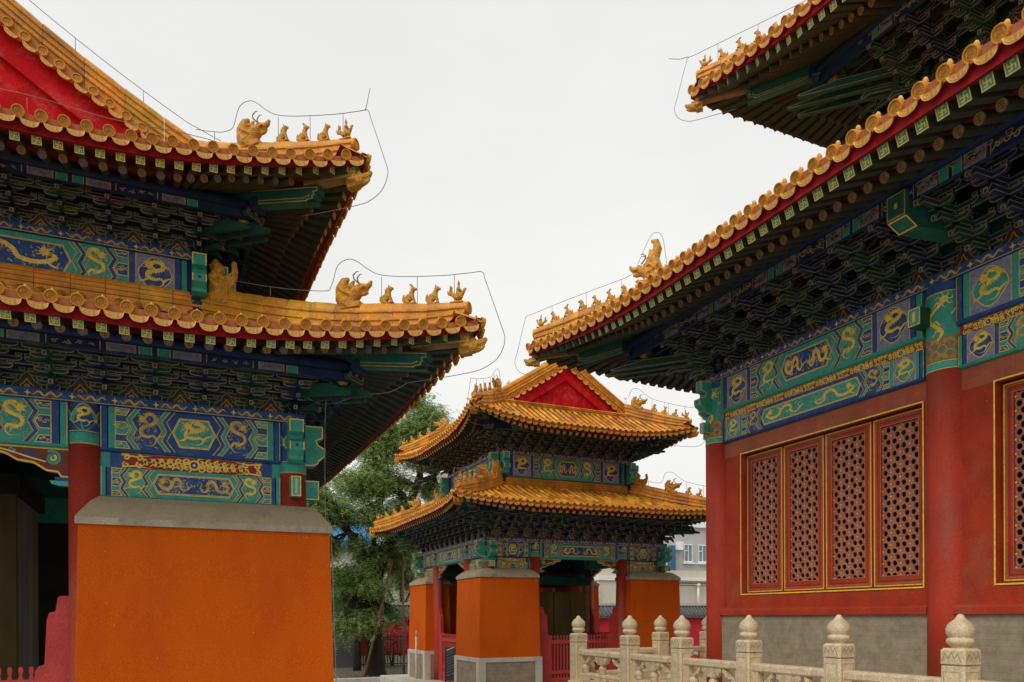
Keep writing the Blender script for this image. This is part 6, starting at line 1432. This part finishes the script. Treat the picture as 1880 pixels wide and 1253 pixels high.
crown = [cl(700, 970, .3, .7, .45, 1), cl(735, 990, .3, .6, .4, .9), cl(760, 975, .6, .5, .4, .6), cl(680, 1025, 0, .6, .4, .8), cl(715, 1040, .2, .6, .4, .8), cl(600, 1010, -.8, .5, .3, .5), cl(660, 1000, -.6, .5, .25, .5), cl(575, 890, -1, .6, .4, .6), cl(640, 880, 0, .8, .45, 1), cl(680, 830, 0, .8, .45, 1), cl(720, 790, 0, .7, .45, .9), cl(600, 930, 0, .8, .45, 1), cl(750, 800, .3, .7, .45, .8), cl(700, 870, 0, .8, .45, 1), cl(800, 900, 1, .5, .4, .5), cl(740, 920, 0, .6, .4, .7), cl(790, 765, .6, .75, .55, .9), cl(755, 775, .4, .6, .5, .7), cl(770, 735, .6, .5, .35, .5), cl(805, 790, .6, .45, .4, .5), cl(725, 830, .2, .8, .5, 1), cl(690, 850, 0, .7, .5, 1), cl(760, 840, .4, .7, .5, .8), cl(740, 885, .2, .7, .4, .7), cl(665, 895, -.2, .9, .55, 1.3), cl(625, 935, -.6, .9, .5, 1.3), cl(680, 945, -.5, .9, .5, 1.2), cl(590, 915, -.9, .9, .5, 1), cl(720, 950, .2, .7, .5, .8), cl(785, 905, .6, .5, .4, .5), cl(700, 1010, .3, .9, .5, 1.2), cl(745, 1015, .6, .8, .5, 1), cl(655, 1045, -.4, .8, .45, 1.1), cl(620, 1060, -.6, .6, .4, .7), cl(745, 1075, .6, .6, .5, .8), cl(560, 960, -1.3, .9, .6, .8), cl(770, 960, 1, .6, .4, .6), cl(690, 1080, .2, .5, .4, .5), cl(665, 1150, -.5, .75, .38, 1.0), cl(625, 1165, -.8, .55, .3, .6), cl(725, 1130, .4, .5, .4, .5)]
rc = random.Random(9)
for i in range(46):
    px_ = rc.uniform(555, 830); py_ = rc.uniform(760, 1100)
    if py_ < 1800-1.35*px_-40+0 and px_ < 740 or (590 < px_ < 700 and 940 < py_ < 1025) or (py_ < 900 and px_ > 815) or (py_ > 1000 and px_ > 770): continue
    crown.append(cl(px_, py_, rc.uniform(-1, 1), .55, .36, .55))
branch_tree('pagoda_tree', 'old feathery leaved tree with dark twisted trunk between the two pavilions', 'tree', (TBX, TBY, 0), trunk, crown, 350000, 11, lsz=.115)
def prop(nm, label, p0, p1, r_):
    base = Vector((p0[0], p0[1], 0)); b = B(); q0 = Vector((0, 0, p0[2])); q1 = Vector(p1)-base; b.tube([q0, q1], r_, 'rust', 8)
    b.tube([q0-Vector((0, 0, .02)), q0+Vector((0, 0, .05))], r_*2.4, 'rust', 10); b.tube([q1-(q1-q0).normalized()*.08, q1+(q1-q0).normalized()*.02], r_*1.7, 'iron', 8); put(b, nm, loc=tuple(base), label=label, cat='tree prop', group='steel props holding up the tree')
a0 = at(668, 1228, 25.2); a1 = at(722, 1022, 26.2); prop('tree_prop', 'leaning rusty steel prop in front of the tree trunk', (a0[0], a0[1], .02), a1, .045)
a0 = at(741, 1228, 25.6); a1 = at(740, 1005, 26.3); prop('tree_prop', 'upright rusty steel prop right of the tree trunk', (a0[0], a0[1], .02), a1, .045)
hb = B(); p0, p1 = at(668, 1232, 25.2), at(741, 1232, 25.2); hb.tube([(0, 0, .05), (p1[0]-p0[0], 0, .05)], .025, 'iron', 6); put(hb, 'ground_rod', loc=(p0[0], p0[1], 0), label='dark rod on the gravel joining the feet of the tree props', cat='rod')
# electric cables far off are left out; low foliage behind the black railing
def shrub(x, y, s, seed, lab): 
    branch_tree('shrub', lab, 'shrub', (x, y, 0), [[(0, 0, 0, .05), (.05, 0, .4*s, .04), (.1, .05, .9*s, .02)], [(0, 0, 0, .04), (-.15, .1, .5*s, .02)]], [(0, 0, .9*s, .7*s, .6*s, .5*s, 1), (.3*s, 0, .6*s, .5*s, .5*s, .35*s, .7), (-.4*s, 0, .6*s, .5*s, .5*s, .35*s, .7)], 2600, seed, 'shrubs by the perimeter wall', 'leaf_dark', .09)
x_, y_, _ = at(722, 1180, 31); shrub(x_, 31.2, 1.25, 3, 'bushy green shrub before the crimson wall right of the trunk')
# trees beyond the wall on the left, seen low between the pavilions

def bush_tree(px_, Y, ztop, lab, sd, w_=1.6):
    x, _, _ = at(px_, 1130, Y); h = EYE+ztop
    branch_tree('background_tree', lab, 'tree', (x, Y, 0), [[(0, 0, 0, .16), (.1, 0, h*.5, .12), (0, .1, h*.85, .05)], [(0, 0, h*.4, .09), (-.6, .1, h*.7, .04)], [(0, 0, h*.45, .09), (.7, -.1, h*.75, .04)]],
        [(0, 0, h*.82, w_, w_*.8, h*.16, 1.3), (-.7*w_, 0, h*.62, w_*.8, w_*.8, h*.16, 1), (.7*w_, .2, h*.64, w_*.8, w_*.8, h*.16, 1), (0, 0, h*.45, w_, w_*.8, h*.14, .8)], 9000, sd, 'dark trees along the perimeter wall', 'leaf_dark', .15)
bush_tree(735, 34.5, 2.9, 'dark leafy tree behind the crimson wall, left of the small orange pier', 21)
bush_tree(655, 29.2, 2.2, 'low dark tree against the dark grey building beside the big orange wall', 22, 1.3)
